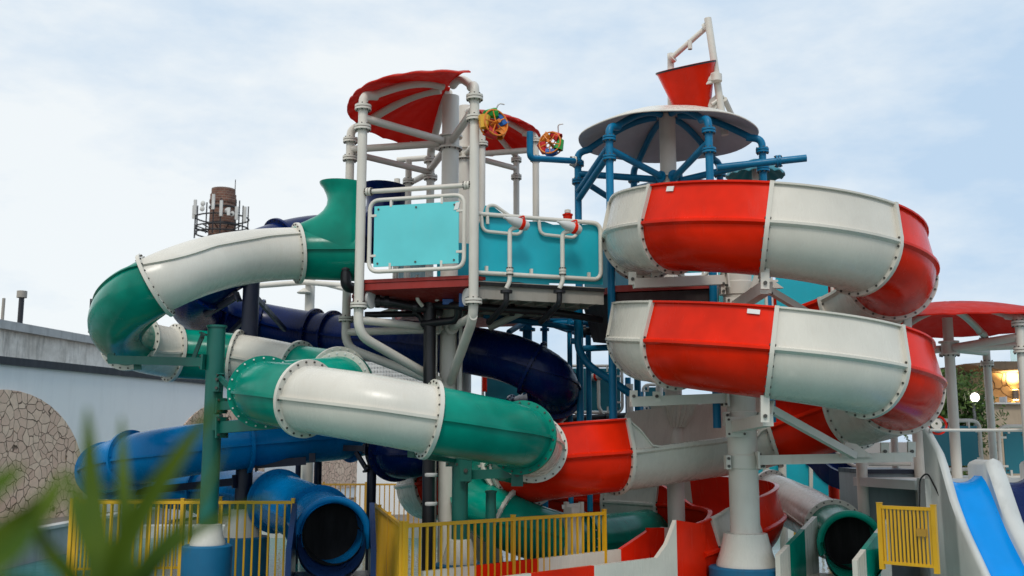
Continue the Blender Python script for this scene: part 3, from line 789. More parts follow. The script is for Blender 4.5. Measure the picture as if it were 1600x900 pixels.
for px, py in ((672, 745), (672, 790)): pw.lathe(P(px, py, 15.9), [(.105, 0), (.112, .01), (.112, .05), (.105, .06)], 14)
pw.use('plast_blue'); pw.box(P(700, 472, 15.6), (.16, .1, .08)); pw.box(P(721, 465, 15.3), (.07, .07, .28))
pw.use('steel_white'); pw.bent([P(652, 430, 15.6), P(652, 468, 15.6), P(660, 478, 15.7)], .03, .05, 8); pw.bent([P(676, 440, 15.6), P(678, 455, 15.6), P(684, 468, 15.7)], .05, .05, 8); pw.bent([P(640, 472, 16.6), P(612, 485, 16.9), P(590, 492, 17.2)], .045, .05, 8)
tag(pw.build('water_pipework'), 'black water supply pipes with couplings hanging below the white tower deck', 'pipes')
pw = MB(); pw.use('pipe_black')
pipe([P(860, 655, 20.5), P(880, 655, 20.3), P(1000, 648, 20.6), P(1040, 650, 20.6)], .06)
for px in (868, 884, 902, 950, 1000): pw.disc(P(px, 654, 20.4), (1, 0, 0), .10, .08, 12)
tag(pw.build('water_pipework'), 'short black pipes with valves beside the lower walkway deck', 'pipes')
pw = MB(); pw.use('pipe_black')
pipe([P(905, 516, 17.6), P(925, 518, 17.6), P(945, 518, 17.6)], .07)
for px, d in ((912, 17.6), (926, 17.6), (938, 17.6)): pw.disc(P(px, 518, d), (1, 0, 0), .11, .06, 12)
tag(pw.build('water_pipework'), 'stubby black pipe with thick couplings left of the lower red loop', 'pipes')

# ---------------- blue tower
BC = P(1045, 300, 17.0); BX, BY = BC.x, BC.y; BRD = 1.57
bt = thing('play_tower', 'blue tube play tower with a grey round roof beside the red spiral slide', 'play tower', (BX, BY, 0))
HB = [hexpt((BX, BY), BRD, k) for k in range(6)]
ZRB = P(1110, 176, 15.5).z
mb = MB(); mb.use(SW); mb.lathe((BX, BY, -.3), [(.14, 0), (.14, ZRB+.75), (1e-4, ZRB+.75)], 24); mb.build('centre_column', None, bt)
mb = MB(); mb.use(SW); mb.lathe((BX, BY, .15), [(.37, 0), (.36, .1), (.24, .62), (.15, .64)], 24); mb.build('footing_cone', None, bt)
for k in range(6):
    frame_post(bt, (BX, BY), HB[k], 2.4, ZRB-.08, ZRB+.42, .062, [ZRB-.30, ZRB-.62], SB)
    mb = MB(); mb.use(SB); z = ZRB-.48
    mb.tube([at(HB[k], z), at(HB[k].lerp(V((BX, BY, 0)), .9), z-.25 if k in (0, 5) else z-.2)], .058, 10)
    mb.disc(at(HB[k].lerp(V((BX, BY, 0)), .86), z-.2), V((BX, BY, 0))-V((HB[k].x, HB[k].y, 0)), .10, .03); mb.build('spoke', None, bt)
    if k in (1, 2): 
        mb = MB(); mb.use(SB); mb.tube([at(HB[k], ZRB-.55), at(HB[(k+1) % 6], ZRB-.95)], .055, 10); mb.build('link_beam', None, bt)
    if k in (1,):
        mb = MB(); mb.use(SB); mb.tube([at(HB[k], ZRB-.42), at(HB[2], ZRB-.80)], .055, 10); mb.build('link_beam', None, bt)
hub(bt, (BX, BY), ZRB-.75, .17)
def roofdisc(root, c, rad, zr, za):
    mb = MB(); n = 64
    def ring(f, up):
        return [V((c[0]+rad*f*math.cos(2*PI*i/n), c[1]+rad*f*math.sin(2*PI*i/n), zr+(za-zr)*(1-f**1.8)+up+.012*math.cos(2*PI*i/n*6)*f)) for i in range(n)]
    mb.use('canopy_grey'); mb.grid([ring(f, 0) for f in (.02, .2, .4, .6, .8, .93, 1)], False, True)
    mb.use('gel_white'); mb.grid([ring(f, .03) for f in (1.0, .93, .8, .6, .4, .2, .02)], False, True); mb.grid([ring(1, 0), ring(1.006, .015), ring(1, .03)], False, True)
    return mb.build('roof_disc', None, root, 50)
roofdisc(bt, (BX, BY), 1.52, ZRB+.03, ZRB+.48)
mb = MB(); mb.use(SB)
mb.bent([P(828, 206, 15.8), P(828, 247, 15.8), P(905, 252, 17.1)], .052, .1, 12)
mb.use(SW); mb.pflange(P(896, 252, 17.0), (1, .2, 0), .05, SB); mb.build('spout_pipe', None, bt)
mb = MB(); mb.use(SB); q0 = P(1120, 262, 16.2); q1 = P(1260, 247, 16.0); mb.tube([q0, q1], .06, 12); mb.pflange(P(1216, 252, 16.1), q1-q0, .058, SB); mb.build('spout_pipe', None, bt)
deckplate(bt, HB, ZDECK, .10, 'deck_red')
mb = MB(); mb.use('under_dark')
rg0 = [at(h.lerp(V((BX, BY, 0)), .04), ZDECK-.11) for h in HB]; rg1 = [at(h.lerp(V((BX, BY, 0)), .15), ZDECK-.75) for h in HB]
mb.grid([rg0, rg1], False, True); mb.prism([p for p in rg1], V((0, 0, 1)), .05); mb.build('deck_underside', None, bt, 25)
rail_panel(bt, HB[1].lerp(HB[0], .62), HB[0], ZDECK+.08, ZDECK+1.1, 'panel_teal_dim')
rail_panel(bt, HB[0], HB[5], ZDECK-.55, ZDECK+.5, 'panel_teal_lit')
rail_panel(bt, HB[5], V((HB[5].x+1.15, HB[5].y+.1, 0)), ZDECK-.75, ZDECK+.45, 'panel_teal_dim')
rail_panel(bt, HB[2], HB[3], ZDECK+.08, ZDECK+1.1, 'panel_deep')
# lower frame below the deck (blue tubes)
mb = MB(); mb.use(SB)
for px, d, y0, y1, r in ((824, 18.2, 480, 560, .085), (851, 18.6, 485, 600, .05), (890, 18.0, 490, 620, .045), (919, 18.2, 500, 640, .05)):
    x = P(px, 520, d).x; mb.tube([V((x, d, P(px, y0, d).z)), V((x, d, 1.0))], r, 12); mb.disc((x, d, P(px, 515, d).z), (0, 0, 1), r*1.7, .05)
mb.build('lower_post', None, bt)
mb = MB(); mb.use(SB)
for a, b_, r in (((756, 493, 17.2), (900, 513, 17.6), .05), ((760, 503, 18.2), (900, 498, 18.2), .05), ((805, 488, 18.0), (900, 520, 18.8), .05), ((795, 519, 17.5), (818, 505, 18.0), .05),
                 ((830, 505, 18.5), (945, 505, 17.6), .05), ((905, 545, 17.3), (950, 543, 17.4), .055), ((850, 490, 18), (905, 490, 17.2), .09)):
    mb.tube([P(*a), P(*b_)], r, 10)
mb.build('lower_beam', None, bt)
mb = MB(); mb.use(SB); mb.bent([P(903, 485, 17.0), P(903, 545, 17.0), P(918, 570, 16.9), P(985, 615, 16.8)], .065, .25, 12)
for y in (533,): mb.disc(P(898, y, 17), (1, 0, 0), .05, .14)
mb.build('brace', None, bt)
mb = MB(); mb.use(SW); mb.tube([P(765, 512, 17.2), P(815, 488, 16.9)], .06, 10); mb.build('brace', None, br)

# tipping bucket on the blue tower roof
bk = thing('tipping_bucket', 'big red tipping bucket in a white frame on top of the blue tower', 'tipping bucket', P(1078, 170, 17.4))
mb = MB(); mb.use('gel_red'); c = P(1083, 168, 17.4); ax = V((-.22, -.30, 1)).normalized(); top = P(1078, 110, 17.4)
h = (top-c).length
base = c-ax*.05
mb.lathe(base, [(1e-4, 0), (.30, 0), (.34, .12), (.505, h+.02), (.525, h+.05), (.525, h+.09), (.49, h+.09), (.47, h+.02), (.31, .14), (1e-4, .12)], 40, ax); mb.build('bucket', None, bk, 45)
mb = MB(); mb.use('steel_dark'); mb.annulus(base+ax*(h+.07), ax, .50, .535, .03, 44); mb.build('rim', None, bk)
mb = MB(); mb.use(SW)
pA, pB = P(1106, 32, 17.1), P(1132, 185, 17.1); mb.tube([pA+V((0, 0, .04)), pB-V((0, 0, .3))], .065, 12)
pC, pD = P(1048, 84, 17.6), P(1048, 170, 17.6); mb.tube([pC, pD-V((0, 0, .2))], .06, 12)
mb.tube([P(1048, 92, 17.55), P(1107, 40, 17.15)], .048, 12); mb.disc(P(1050, 90, 17.53), pA-pC, .10, .05); mb.disc(P(1103, 43, 17.18), pA-pC, .09, .05)
mb.lathe(P(1078, 67, 17.3), [(.04, -.12), (.04, .05)], 10)
mb.beam(P(1100, 127, 17.0), P(1124, 118, 17.0), .10, .16); mb.box(P(1110, 124, 17.0), (.3, .12, .06)); mb.disc(P(1119, 122, 16.98), (0, 0, 1), .10, .12)
mb.tube([P(1112, 163, 17.1), P(1130, 150, 17.1)], .03, 8); mb.beam(P(1108, 168, 17.2), P(1128, 152, 17.1), .05, .2); mb.tube([P(1132, 155, 17.1), P(1146, 185, 17.6)], .05, 8)
mb.build('bucket_frame', None, bk)
# pinwheels of little buckets
def pinwheel(px, py, d, rot, label, cols, face):
    c = P(px, py, d); t = thing('bucket_spinner', label, 'water spinner', c, 'bucket water spinners on the towers')
    n = V(face).normalized(); e1 = n.cross(V((0, 0, 1))).normalized(); e2 = e1.cross(n)
    mb = MB(); mb.use('plast_orange')
    for off in (-.07, .07):
        mb.tube([c+n*off+(e1*math.cos(2*PI*k/28)+e2*math.sin(2*PI*k/28))*.20 for k in range(29)], .014, 8)
        for k in range(5):
            a = rot+2*PI*k/5; mb.tube([c+n*off, c+n*off+(e1*math.cos(a)+e2*math.sin(a))*.20], .010, 6)
    mb.tube([c-n*.16, c+n*.16], .03, 10)
    mb.build('wheel_ring', None, t)
    for k, col in enumerate(cols):
        a = rot+2*PI*k/len(cols); p = c+(e1*math.cos(a)+e2*math.sin(a))*.165; tg = (-e1*math.sin(a)+e2*math.cos(a))
        mb = MB(); mb.use(col); mb.lathe(p-tg*.11, [(1e-4, 0), (.055, 0), (.092, .19), (.084, .19), (.048, .012), (1e-4, .012)], 8, tg); mb.build('wheel_bucket', None, t)
    mb = MB(); mb.use('bolt_pale'); mb.bent([c+n*-.1+e2*.24+e1*-.1, c+e2*.36+e1*-.12, c+e2*.36+e1*-.22], .012, .05, 6); mb.build('bracket', None, t)
    return t
pinwheel(771, 194, 14.7, 2.6, 'bucket water spinner with blue and orange cups beside the red canopy', ['plast_blue', 'plast_orange', 'plast_red', 'plast_yellow', 'plast_green'], (.55, -.8, .1))
pinwheel(861, 225, 17.8, .9, 'bucket water spinner with green cup between the two towers', ['plast_orange', 'plast_red', 'plast_green', 'plast_blue', 'plast_red'], (-.35, -.9, .1))
# ================================================================== SUPPORT COLUMNS
def column(label, x, y, ztop, r, mat, zc0=None, zc1=None, rc=.36, rp=.5, pedz=None, cap=True, group=None):
    t = thing('support_column', label, 'support column', (x, y, -.3), group)
    mb = MB(); mb.use(mat); mb.lathe((x, y, -.3), [(r, 0), (r, ztop+.3)]+([(r*1.15, ztop+.3), (r*1.15, ztop+.33)] if cap else [])+[(r*.4, ztop+.34), (1e-4, ztop+.34)], 28)
    mb.build('pole', None, t)
    if zc0 is not None:
        mb = MB(); mb.use('gel_white'); mb.lathe((x, y, zc0), [(rc, 0), (rc, .04), (rc*.86, (zc1-zc0)*.45), (r*1.45, zc1-zc0-.01), (r*1.0, zc1-zc0)], 30)
        for s in (-1, 1): mb.box((x, y+s*0, zc0+.0), (.01, .01, .01))
        mb.build('footing_cone', None, t)
    if pedz is not None:
        mb = MB(); mb.use('pedestal_blue'); mb.lathe((x, y, -.4), [(rp, 0), (rp, .4+pedz-.02), (rp-.03, .4+pedz), (1e-4, .4+pedz)], 36); mb.build('pedestal', None, t, 30)
    return t
def arm(t, a, b_, w, h, mat, name='arm', plates=True):
    mb = MB(); mb.use(mat); mb.beam(a, b_, w, h)
    if plates:
        d = (b_-a).normalized(); mb.beam(a, a+d*.03, w*2.2, h*1.8); mb.use('bolt_steel')
        sd = d.cross(V((0, 0, 1))).normalized()
        for s in (-1, 1):
            for z in (-1, 1): mb.disc(a+d*.04+sd*s*w*.8+V((0, 0, z*h*.65)), d, .018, .03, 6)
    return mb.build(name, None, t, 25)
# --- column of the red spiral
rcx, rcy = P(1160, 690, 15.25).x, 15.25
rc = column('thick white column at the centre of the red and white spiral on a blue round base', rcx, rcy, P(1150, 412, rcy).z, .215, 'steel_white', P(1160, 884, rcy).z, P(1160, 832, rcy).z, .43, .54, P(1160, 884, rcy).z, False)
def Q(px, py, d): return P(px, py, d)
SWm = 'steel_white'
for (a, b_, w, h) in ((Q(1135, 437, 15.1), Q(990, 443, 14.75), .10, .14), (Q(1150, 480, 15.0), Q(1196, 450, 13.3), .14, .16), (Q(1196, 450, 13.35), Q(1330, 530, 14.6), .08, .09), (Q(1135, 622, 15.1), Q(985, 628, 14.8), .10, .14),
                      (Q(1150, 667, 15.0), Q(1200, 656, 13.3), .14, .16), (Q(1198, 636, 13.4), Q(1335, 712, 14.7), .085, .10), (Q(1182, 719, 15.0), Q(1424, 714, 14.95), .10, .135), (Q(1182, 530, 15.0), Q(1420, 525, 14.95), .10, .13)):
    arm(rc, a, b_, w, h, SWm)
for px, y0, y1, d in ((988, 425, 445, 14.75), (1024, 425, 443, 14.85), (1195, 398, 452, 13.12), (1195, 618, 660, 13.12), (990, 610, 628, 14.8), (1026, 612, 628, 14.85), (1382, 692, 714, 14.95), (1424, 690, 714, 14.95), (1400, 492, 526, 14.95), (1418, 486, 526, 14.95)):
    mb = MB(); mb.use(SWm); a, b_ = Q(px, y0, d), Q(px, y1, d); mb.beam(a, b_, .11, .05, (0, 1, 0))
    mb.use('bolt_steel'); mb.disc(b_+V((0, -.04, .08)), (0, 1, 0), .025, .03, 8); mb.build('bracket', None, rc, 25)
for px, py, d in ((1330, 708, 14.9), (1190, 445, 14.9)):
    mb = MB(); mb.use(SWm); c = Q(px, py, d); mb.prism([c+V((-.18, 0, -.06)), c+V((.30, 0, -.06)), c+V((.05, 0, .13)), c+V((-.1, 0, .16))], V((0, -1, 0)), .09)
    mb.use('bolt_steel'); mb.disc(c+V((-.03, -.1, .03)), (0, 1, 0), .035, .03, 10); mb.build('gusset', None, rc, 25)
for z in (Q(1160, 452, rcy).z, Q(1160, 535, rcy).z, Q(1160, 655, rcy).z, Q(1160, 722, rcy).z):
    mb = MB(); mb.use(SWm); mb.lathe((rcx, rcy, z-.1), [(.215, 0), (.235, .01), (.235, .2), (.215, .21)], 24)
    for s in (-1, 1):
        mb.box((rcx+s*.25, rcy-.1, z), (.07, .18, .2))
        mb.use('bolt_steel')
        for k in (-1, 1): mb.disc((rcx+s*.25, rcy-.2, z+k*.055), (0, 1, 0), .022, .04, 8)
        mb.use(SWm)
    mb.build('clamp', None, rc, 30)
# --- green columns
GR = 'steel_green'
gx, gy = P(331, 690, 14.55).x, 14.55
gc = column('tall green column carrying the left bends of the green tube slide', gx, gy, P(338, 512, gy).z, .125, GR, P(325, 851, gy).z, P(325, 818, gy).z, .24, .34, P(325, 851, gy).z)
for a, b_, w, h in ((Q(322, 566, 14.5), Q(172, 562, 14.9), .09, .12), (Q(345, 668, 14.4), Q(462, 658, 13.7), .10, .16), (Q(342, 588, 14.4), Q(390, 640, 13.9), .05, .06), (Q(318, 520, 14.6), Q(300, 566, 14.6), .05, .05), (Q(345, 634, 14.5), Q(395, 632, 14.0), .08, .12)):
    arm(gc, a, b_, w, h, GR)
for px, y0, y1, d in ((174, 552, 566, 14.9), (215, 566, 578, 14.9), (448, 645, 660, 13.7)):
    mb = MB(); mb.use(GR); mb.beam(Q(px, y0, d), Q(px, y1, d), .10, .05, (0, 1, 0)); mb.build('bracket', None, gc, 25)
for py in (600, 660):
    mb = MB(); mb.use(GR); c = Q(340, py, 14.45); mb.box(c, (.09, .2, .22)); mb.use('bolt_steel')
    for k in (-1, 1): mb.disc(c+V((.02, -.12, k*.06)), (0, 1, 0), .02, .04, 8)
    mb.build('clamp', None, gc, 25)
hx, hy = P(719, 720, 14.75).x, 14.75
g2 = column('green column under the front tube loop standing in the fenced pool', hx, hy, P(716, 712, hy).z, .115, GR, P(718, 880, hy).z, P(718, 842, hy).z, .25, .36, P(718, 880, hy).z)
for a, b_, w, h in ((Q(708, 716, 14.7), Q(642, 706, 13.0), .09, .13), (Q(728, 742, 14.75), Q(835, 738, 14.6), .09, .13), (Q(708, 694, 14.6), Q(664, 700, 12.9), .10, .10)):
    arm(g2, a, b_, w, h, GR)
for px, py, d in ((665, 692, 12.75), (728, 735, 14.6), (808, 742, 14.1)):
    mb = MB(); mb.use(GR); mb.box(Q(px, py, d), (.16, .12, .30)); mb.use('bolt_steel'); mb.disc(Q(px, py, d)+V((0, -.07, 0)), (0, 1, 0), .03, .03, 8); mb.build('bracket', None, g2, 25)
kx, ky = P(767, 780, 15.0).x, 15.0
g3 = column('short green column deep in the pool behind the yellow fence', kx, ky, P(767, 770, ky).z, .075, GR)
# --- navy columns
NV = 'steel_navy'
vx, vy = P(385, 650, 17.3).x, 17.3
n1 = column('tall navy column left of the white tower between navy and blue tubes', vx, vy, P(385, 440, vy).z, .14, NV, P(385, 850, vy).z, P(385, 795, vy).z, .34, .45, P(385, 838, vy).z)
for a, b_, w, h in ((Q(372, 462, 17.2), Q(320, 492, 17.4), .07, .10), (Q(398, 462, 17.3), Q(445, 515, 19.0), .06, .08), (Q(372, 440, 17.3), Q(345, 462, 17.6), .05, .06), (Q(398, 482, 17.3), Q(360, 520, 18.7), .06, .10), (Q(398, 726, 17.2), Q(478, 720, 17.4), .10, .13), (Q(372, 752, 17.2), Q(215, 768, 18.8), .09, .12)):
    arm(n1, a, b_, w, h, NV)
for px, y0, y1 in ((440, 712, 722), (488, 708, 722)):
    mb = MB(); mb.use(NV); mb.beam(Q(px, y0, 17.4), Q(px, y1, 17.4), .1, .05, (0, 1, 0)); mb.build('bracket', None, n1, 25)
for lab, px, d, y0, y1, r in (('slim navy post under the right end of the blue tube', 497, 18.6, 700, 775, .07), ('thin navy post beside the pale pipe behind the blue tube', 466, 19.2, 712, 770, .05), ('navy post with side arms in front of the stone arch', 581, 17.8, 690, 830, .08)):
    c = column(lab, P(px, 730, d).x, d, P(px, y0, d).z, r, NV)
    if px == 581:
        arm(c, Q(575, 701, 17.7), Q(538, 700, 17.9), .08, .10, NV); arm(c, Q(574, 735, 17.7), Q(556, 706, 17.8), .05, .07, NV)
        for qx in (574, 590):
            mb = MB(); mb.use(NV); mb.beam(Q(qx, 680, 17.7), Q(qx, 698, 17.7), .05, .05, (0, 1, 0)); mb.build('bracket', None, c)
        mb = MB(); mb.use(NV); mb.beam(Q(570, 683, 17.7), Q(594, 683, 17.7), .05, .05); mb.build('bracket', None, c)
column('pale round drain post behind the blue tube', P(481, 730, 19.6).x, 19.6, P(481, 716, 19.6).z, .10, 'steel_white')
column('white lighting post standing behind the off-white tube section', P(484, 470, 23).x, 23, P(484, 432, 23).z, .11, 'steel_white')
mb = MB(); mb.use('steel_white')
mb.tube([P(400, 447, 22.9), P(478, 441, 22.9), P(545, 447, 21)], .06, 10); mb.lathe(P(475, 457, 22.8), [(.02, .10), (.16, .0), (.15, -.02), (1e-4, -.02)], 16); mb.tube([P(500, 442, 22.6), P(540, 452, 21)], .05, 8)
tag(mb.build('light_arm', None, None), 'white horizontal pipe with small lamp shades behind the green entry pod', 'light arm')
# navy posts under big navy loop
column('dark navy column below the right bend of the navy slide', P(845, 690, 19.2).x, 19.2, P(845, 640, 19.2).z, .10, NV)
column('dark post in shade behind the back run of the red flume', P(1090, 770, 19.6).x, 19.6, P(1090, 700, 19.6).z, .09, NV)
# small footings far in the pool
for lab, px, py, d in (('squat white footing cone behind the middle of the front fence', 857, 812, 17.4), ('squat white footing cone left in the shade behind the front fence', 754, 815, 18.2)):
    x = P(px, 700, d).x; mb = MB(); mb.use('gel_white'); mb.lathe((x, d, -.3), [(.42, 0), (.40, .3), (.27, 1.05), (.25, 1.1), (.1, 1.12), (1e-4, 1.12)], 28); tag(mb.build('footing_cone'), lab, 'column footing')
mb = MB(); mb.use(SWm)
for px in (885, 908):
    mb.beam(Q(px, 784, 15.75), V((Q(px, 784, 15.75).x, 15.75, .0)), .06, .06)
mb.beam(Q(878, 792, 15.75), Q(912, 788, 15.75), .05, .06); mb.beam(V((Q(896, 800, 15.75).x, 15.75, Q(896, 792, 15.75).z)), V((Q(896, 800, 15.75).x, 15.75, -.2)), .24, .14)
tag(mb.build('slide_stand'), 'small white steel stand under the red and white joint', 'slide stand')

# ================================================================== LOWER WALKWAY AT THE BACK
lw = thing('walkway_bridge', 'lower turquoise walkway in the shade behind the navy slide', 'walkway', (P(930, 650, 20.8).x, 21, 0))
zl = P(930, 648, 20.8).z
l0, l1 = P(862, 648, 20.8), P(1050, 648, 20.8); l0.z = l1.z = 0
lm = P(977, 648, 20.8); lm.z = 0
mb = MB(); mb.use('deck_grey'); mb.prism([at(l0, zl-.26), at(l1, zl-.26), at(l1+V((0, 1.6, 0)), zl-.26), at(l0+V((0, 1.6, 0)), zl-.26)], V((0, 0, 1)), .26); mb.build('deck', None, lw)
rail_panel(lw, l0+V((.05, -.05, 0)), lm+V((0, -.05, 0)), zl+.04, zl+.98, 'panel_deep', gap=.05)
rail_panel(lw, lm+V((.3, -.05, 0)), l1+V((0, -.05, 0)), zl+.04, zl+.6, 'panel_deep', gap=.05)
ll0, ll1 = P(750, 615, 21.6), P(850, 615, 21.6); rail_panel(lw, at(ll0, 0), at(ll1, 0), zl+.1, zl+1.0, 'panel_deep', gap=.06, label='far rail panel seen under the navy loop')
mb = MB(); mb.use('gel_red'); mb.bent([P(757, 612, 21.2), P(757, 577, 21.2), P(790, 577, 21.2)], .05, .12, 8); mb.build('grab_rail', None, lw)
mb = MB(); mb.use(SB)
for px in (981, 1000, 870): mb.tube([P(px, 590 if px < 1000 else 612, 20.7), V((P(px, 640, 20.7).x, 20.7, -.2))], .06, 10)
mb.build('deck_post', None, lw)
mb = MB(); mb.use(SWm)
for px in (984, 1030): mb.tube([P(px, 600, 20.0), V((P(px, 640, 20.0).x, 20.0, .2))], .07, 10)
mb.build('deck_post', None, lw)
# deck under the navy structure seen between red loops
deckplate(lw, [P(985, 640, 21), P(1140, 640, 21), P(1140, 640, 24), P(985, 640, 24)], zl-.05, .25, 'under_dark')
bn0 = bn
def P3(px, py): return P(px, py, 20.6)
t, q = cannon(935, 588, 640, (.75, -.55, .12), 'white water cannon with red stripe on the lower shaded walkway', 0, P3)
mb = MB(); mb.use(SWm); mb.bent([q, q+V((0, 0, -.62)), q+V((.1, 0, -.78))], .035, .06, 8); mb.build('stand_pipe', None, t)
mb = MB(); mb.use('pipe_black'); e = q+V((.1, 0, -.8)); mb.bent([e, e+V((0, 0, -.12)), e+V((-.25, 0, -.25))], .05, .06, 8); mb.build('feed_hose', None, t)
# pleated white capital on the blue tower column
mb = MB(); mb.use('gel_white'); c0 = P(1052, 668, 17); n = 48
rows = [[V((BX+math.cos(2*PI*k/n)*r*(1+.10*(k % 2)), BY+math.sin(2*PI*k/n)*r*(1+.10*(k % 2)), c0.z+z)) for k in range(n)] for r, z in ((.17, 0), (.24, .1), (.30, .2), (.36, .36), (.38, .40), (.15, .42))]
mb.grid(rows, False, True); mb.build('column_capital', None, bt)

# ================================================================== FENCES
def fence(label, p0, p1, z0, z1, mat='fence_yellow', gap=.115, posts=3, r=.013, pw=.05, name='pool_fence'):
    p0 = V((p0[0], p0[1], 0)); p1 = V((p1[0], p1[1], 0)); d = p1-p0; L = d.length; d.normalize(); az = math.atan2(d.y, d.x)
    t = thing(name, label, 'fence', at(p0.lerp(p1, .5), z0))
    for i in range(posts):
        mb = MB(); mb.use(mat); c = p0+d*L*i/(posts-1); mb.box(at(c, (z0+z1)/2+.02), (pw, pw, z1-z0+.06), az); mb.box(at(c, z1+.055), (pw*1.15, pw*1.15, .012), az); mb.build('post', None, t, 25)
    mb = MB(); mb.use(mat); mb.beam(at(p0, z1), at(p1, z1), .045, .045); mb.build('top_rail', None, t, 25)
    mb = MB(); mb.use(mat); mb.beam(at(p0, z0+.08), at(p1, z0+.08), .04, .04); mb.build('bottom_rail', None, t, 25)
    mb = MB(); mb.use(mat); n = int(L/gap)
    for i in range(1, n):
        c = p0+d*(L*i/n); mb.box(at(c, (z0+.08+z1)/2), (r*2, r*2, z1-z0-.08), az)
    mb.build('baluster_panel', None, t, 25); return t
fz = lambda py, d: P(800, py, d).z
a, b_ = P(113, 785, 15.5), P(458, 785, 15.5); fence('yellow bar fence in front of the blue tube left of its exit', a, b_, .05, fz(785, 15.5), posts=3)
a, b_ = P(120, 783, 17.3), P(345, 781, 17.6); fence('second yellow fence just behind the left one in the water', a, b_, .05, fz(783, 17.3), posts=3)
ca, cb = P(634, 822, 13.2), P(944, 801, 15.55); zt_ = fz(822, 13.2)
fence('nearest yellow fence run in front of the green column and white footings', ca, cb, .0, zt_, posts=3, gap=.112)
a = P(581, 783, 18.3); fence('yellow fence run going back from the front corner beside the blue exit', a, V((ca.x-.06, ca.y+.05, 0)), .0, zt_, posts=4, gap=.112)
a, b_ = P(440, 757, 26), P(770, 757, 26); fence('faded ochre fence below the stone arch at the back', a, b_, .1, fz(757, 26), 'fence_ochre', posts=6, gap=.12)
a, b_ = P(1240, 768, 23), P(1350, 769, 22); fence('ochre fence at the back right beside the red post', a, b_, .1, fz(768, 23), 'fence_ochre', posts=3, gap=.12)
ga, gb = P(1374, 790, 14.2), P(1458, 788, 13.7)
gt = fence('yellow metal gate leaf with close bars left of the blue body slide', ga, gb, P(1374, 888, 14.2).z, P(1374, 792, 14.2).z, posts=2, gap=.050, r=.0125, pw=.06, name='pool_gate')
mb = MB(); mb.use('fence_ochre'); gd = (gb-ga).normalized(); gn = gd.cross(V((0, 0, 1)))
mb.box(ga.lerp(gb, .78)+gn*.03+V((0, 0, -.36)), (.13, .02, .10), math.atan2(gd.y, gd.x)); mb.build('latch_plate', None, gt)

# ================================================================== RIGHT-HAND TOWER AND BODY SLIDES
KC = P(1489, 640, 16.8); KX, KY = KC.x, KC.y
kt = thing('play_tower', 'low white play tower with red round canopy at the right edge', 'play tower', (KX, KY, 0))
KH = [hexpt((KX, KY), 1.6, k) for k in range(6)]; zk = 1.62; zkr = 4.12
mb = MB(); mb.use(SWm); mb.lathe((KX, KY, -.2), [(.082, 0), (.082, 4.42), (1e-4, 4.42)], 20); mb.build('centre_column', None, kt)
hub(kt, (KX, KY), 3.72, .12)
for k in range(6):
    if k in (0, 4, 5, 3):
        frame_post(kt, (KX, KY), KH[k], .0, zkr-.05, zkr+.26, .064, [3.95, 3.55], SWm)
        mb = MB(); mb.use(SWm); mb.tube([at(KH[k], 3.75), at(KH[k].lerp(V((KX, KY, 0)), .9), 3.72)], .065, 10); mb.build('spoke', None, kt)
fan(kt, (KX, KY), 1.86, 0, 359.9, zkr-.02, zkr+.36, 'canopy_red', petals=14, amp=.025, power=1.8)
deckplate(kt, [h+V((0, .0, 0)) for h in KH], zk, .14, 'slide_side')
mb = MB(); mb.use('steel_white'); mb.tube([P(1452, 672, 15.3), P(1640, 672, 15.5)], .022, 8); mb.build('hand_rail', None, kt)
rail_panel(kt, P(1447, 700, 17.2), P(1537, 700, 17.6), zk+.12, P(1490, 657, 17.4).z, 'panel_deep', gap=.09, label='deep turquoise rail panel in front of the tree')
rail_panel(kt, P(1556, 700, 17.0), P(1640, 700, 17.0), zk-.0, P(1580, 666, 17).z, 'panel_deep', gap=.09)
mb = MB(); mb.use('steel_white'); mb.lathe(P(1462, 663, 16.2), [(.02, 0), (.09, .01), (.09, .03), (.02, .04)], 16, (0, -1, .3)); mb.build('hand_wheel', None, kt)
mb = MB(); mb.use('gel_red'); mb.annulus(P(1464, 664, 16.3), (0, -1, .2), .13, .16, .03, 24); mb.build('hand_wheel', None, kt)
# body slides
bs = thing('body_slide', 'open body slide with a bright blue and a navy lane between white wavy walls', 'body slide', (7.0, 13.5, 0))
XA = P(1478, 745, 15.0).x; LW = .52; WT = .25
def zl_(y):
    f = max(0, min(1, (y-13.65)/(15.0-13.65))); f2 = f*f*(3-2*f)
    return .20+1.36*(.45*f+.55*f2)+.05*math.sin(f*PI*2.5)
ys = [10.9+4.35*k/36 for k in range(37)]
for i, m_ in enumerate(('lane_blue', 'gel_navy')):
    mb = MB(); mb.use(m_); x0 = XA+i*(LW+WT); rows = []
    for y in ys: rows.append([V((x0+LW*j/10, y, zl_(y)+.10*(abs(j-5)/5)**3)) for j in range(11)])
    mb.grid(rows); mb.grid([[p-V((0, 0, .05)) for p in r_] for r_ in rows]); mb.build('slide_lane', None, bs, 40, 'bright blue lane' if i == 0 else 'dark navy lane')
for i in range(3):
    mb = MB(); mb.use('slide_side'); x0 = XA+i*(LW+WT)-(WT if i else .12); xs = (x0, x0+(WT if i else .12)); rows = []
    for y in ys+[15.45]:
        f = (y-10.9)/4.4; tp = zl_(y)+(.24 if i else .20)+(.50*max(0, f-.86)/.14 if i == 0 else .16*max(0, min(1, (f-.80)/.1)))
        if i and y > 15.0: tp = zl_(y)+.30
        rows.append([V((xs[0], y, -.2)), V((xs[0], y, tp-.05)), V((xs[0]+.03, y, tp-.01)), V(((xs[0]+xs[1])/2, y, tp+(.03 if i else 0))), V((xs[1]-.03, y, tp-.01)), V((xs[1], y, tp-.05)), V((xs[1], y, -.2))])
    mb.grid(rows); mb.grid([rows[0][:4], rows[0][:2:-1]]); mb.build('slide_wall', None, bs, 50)
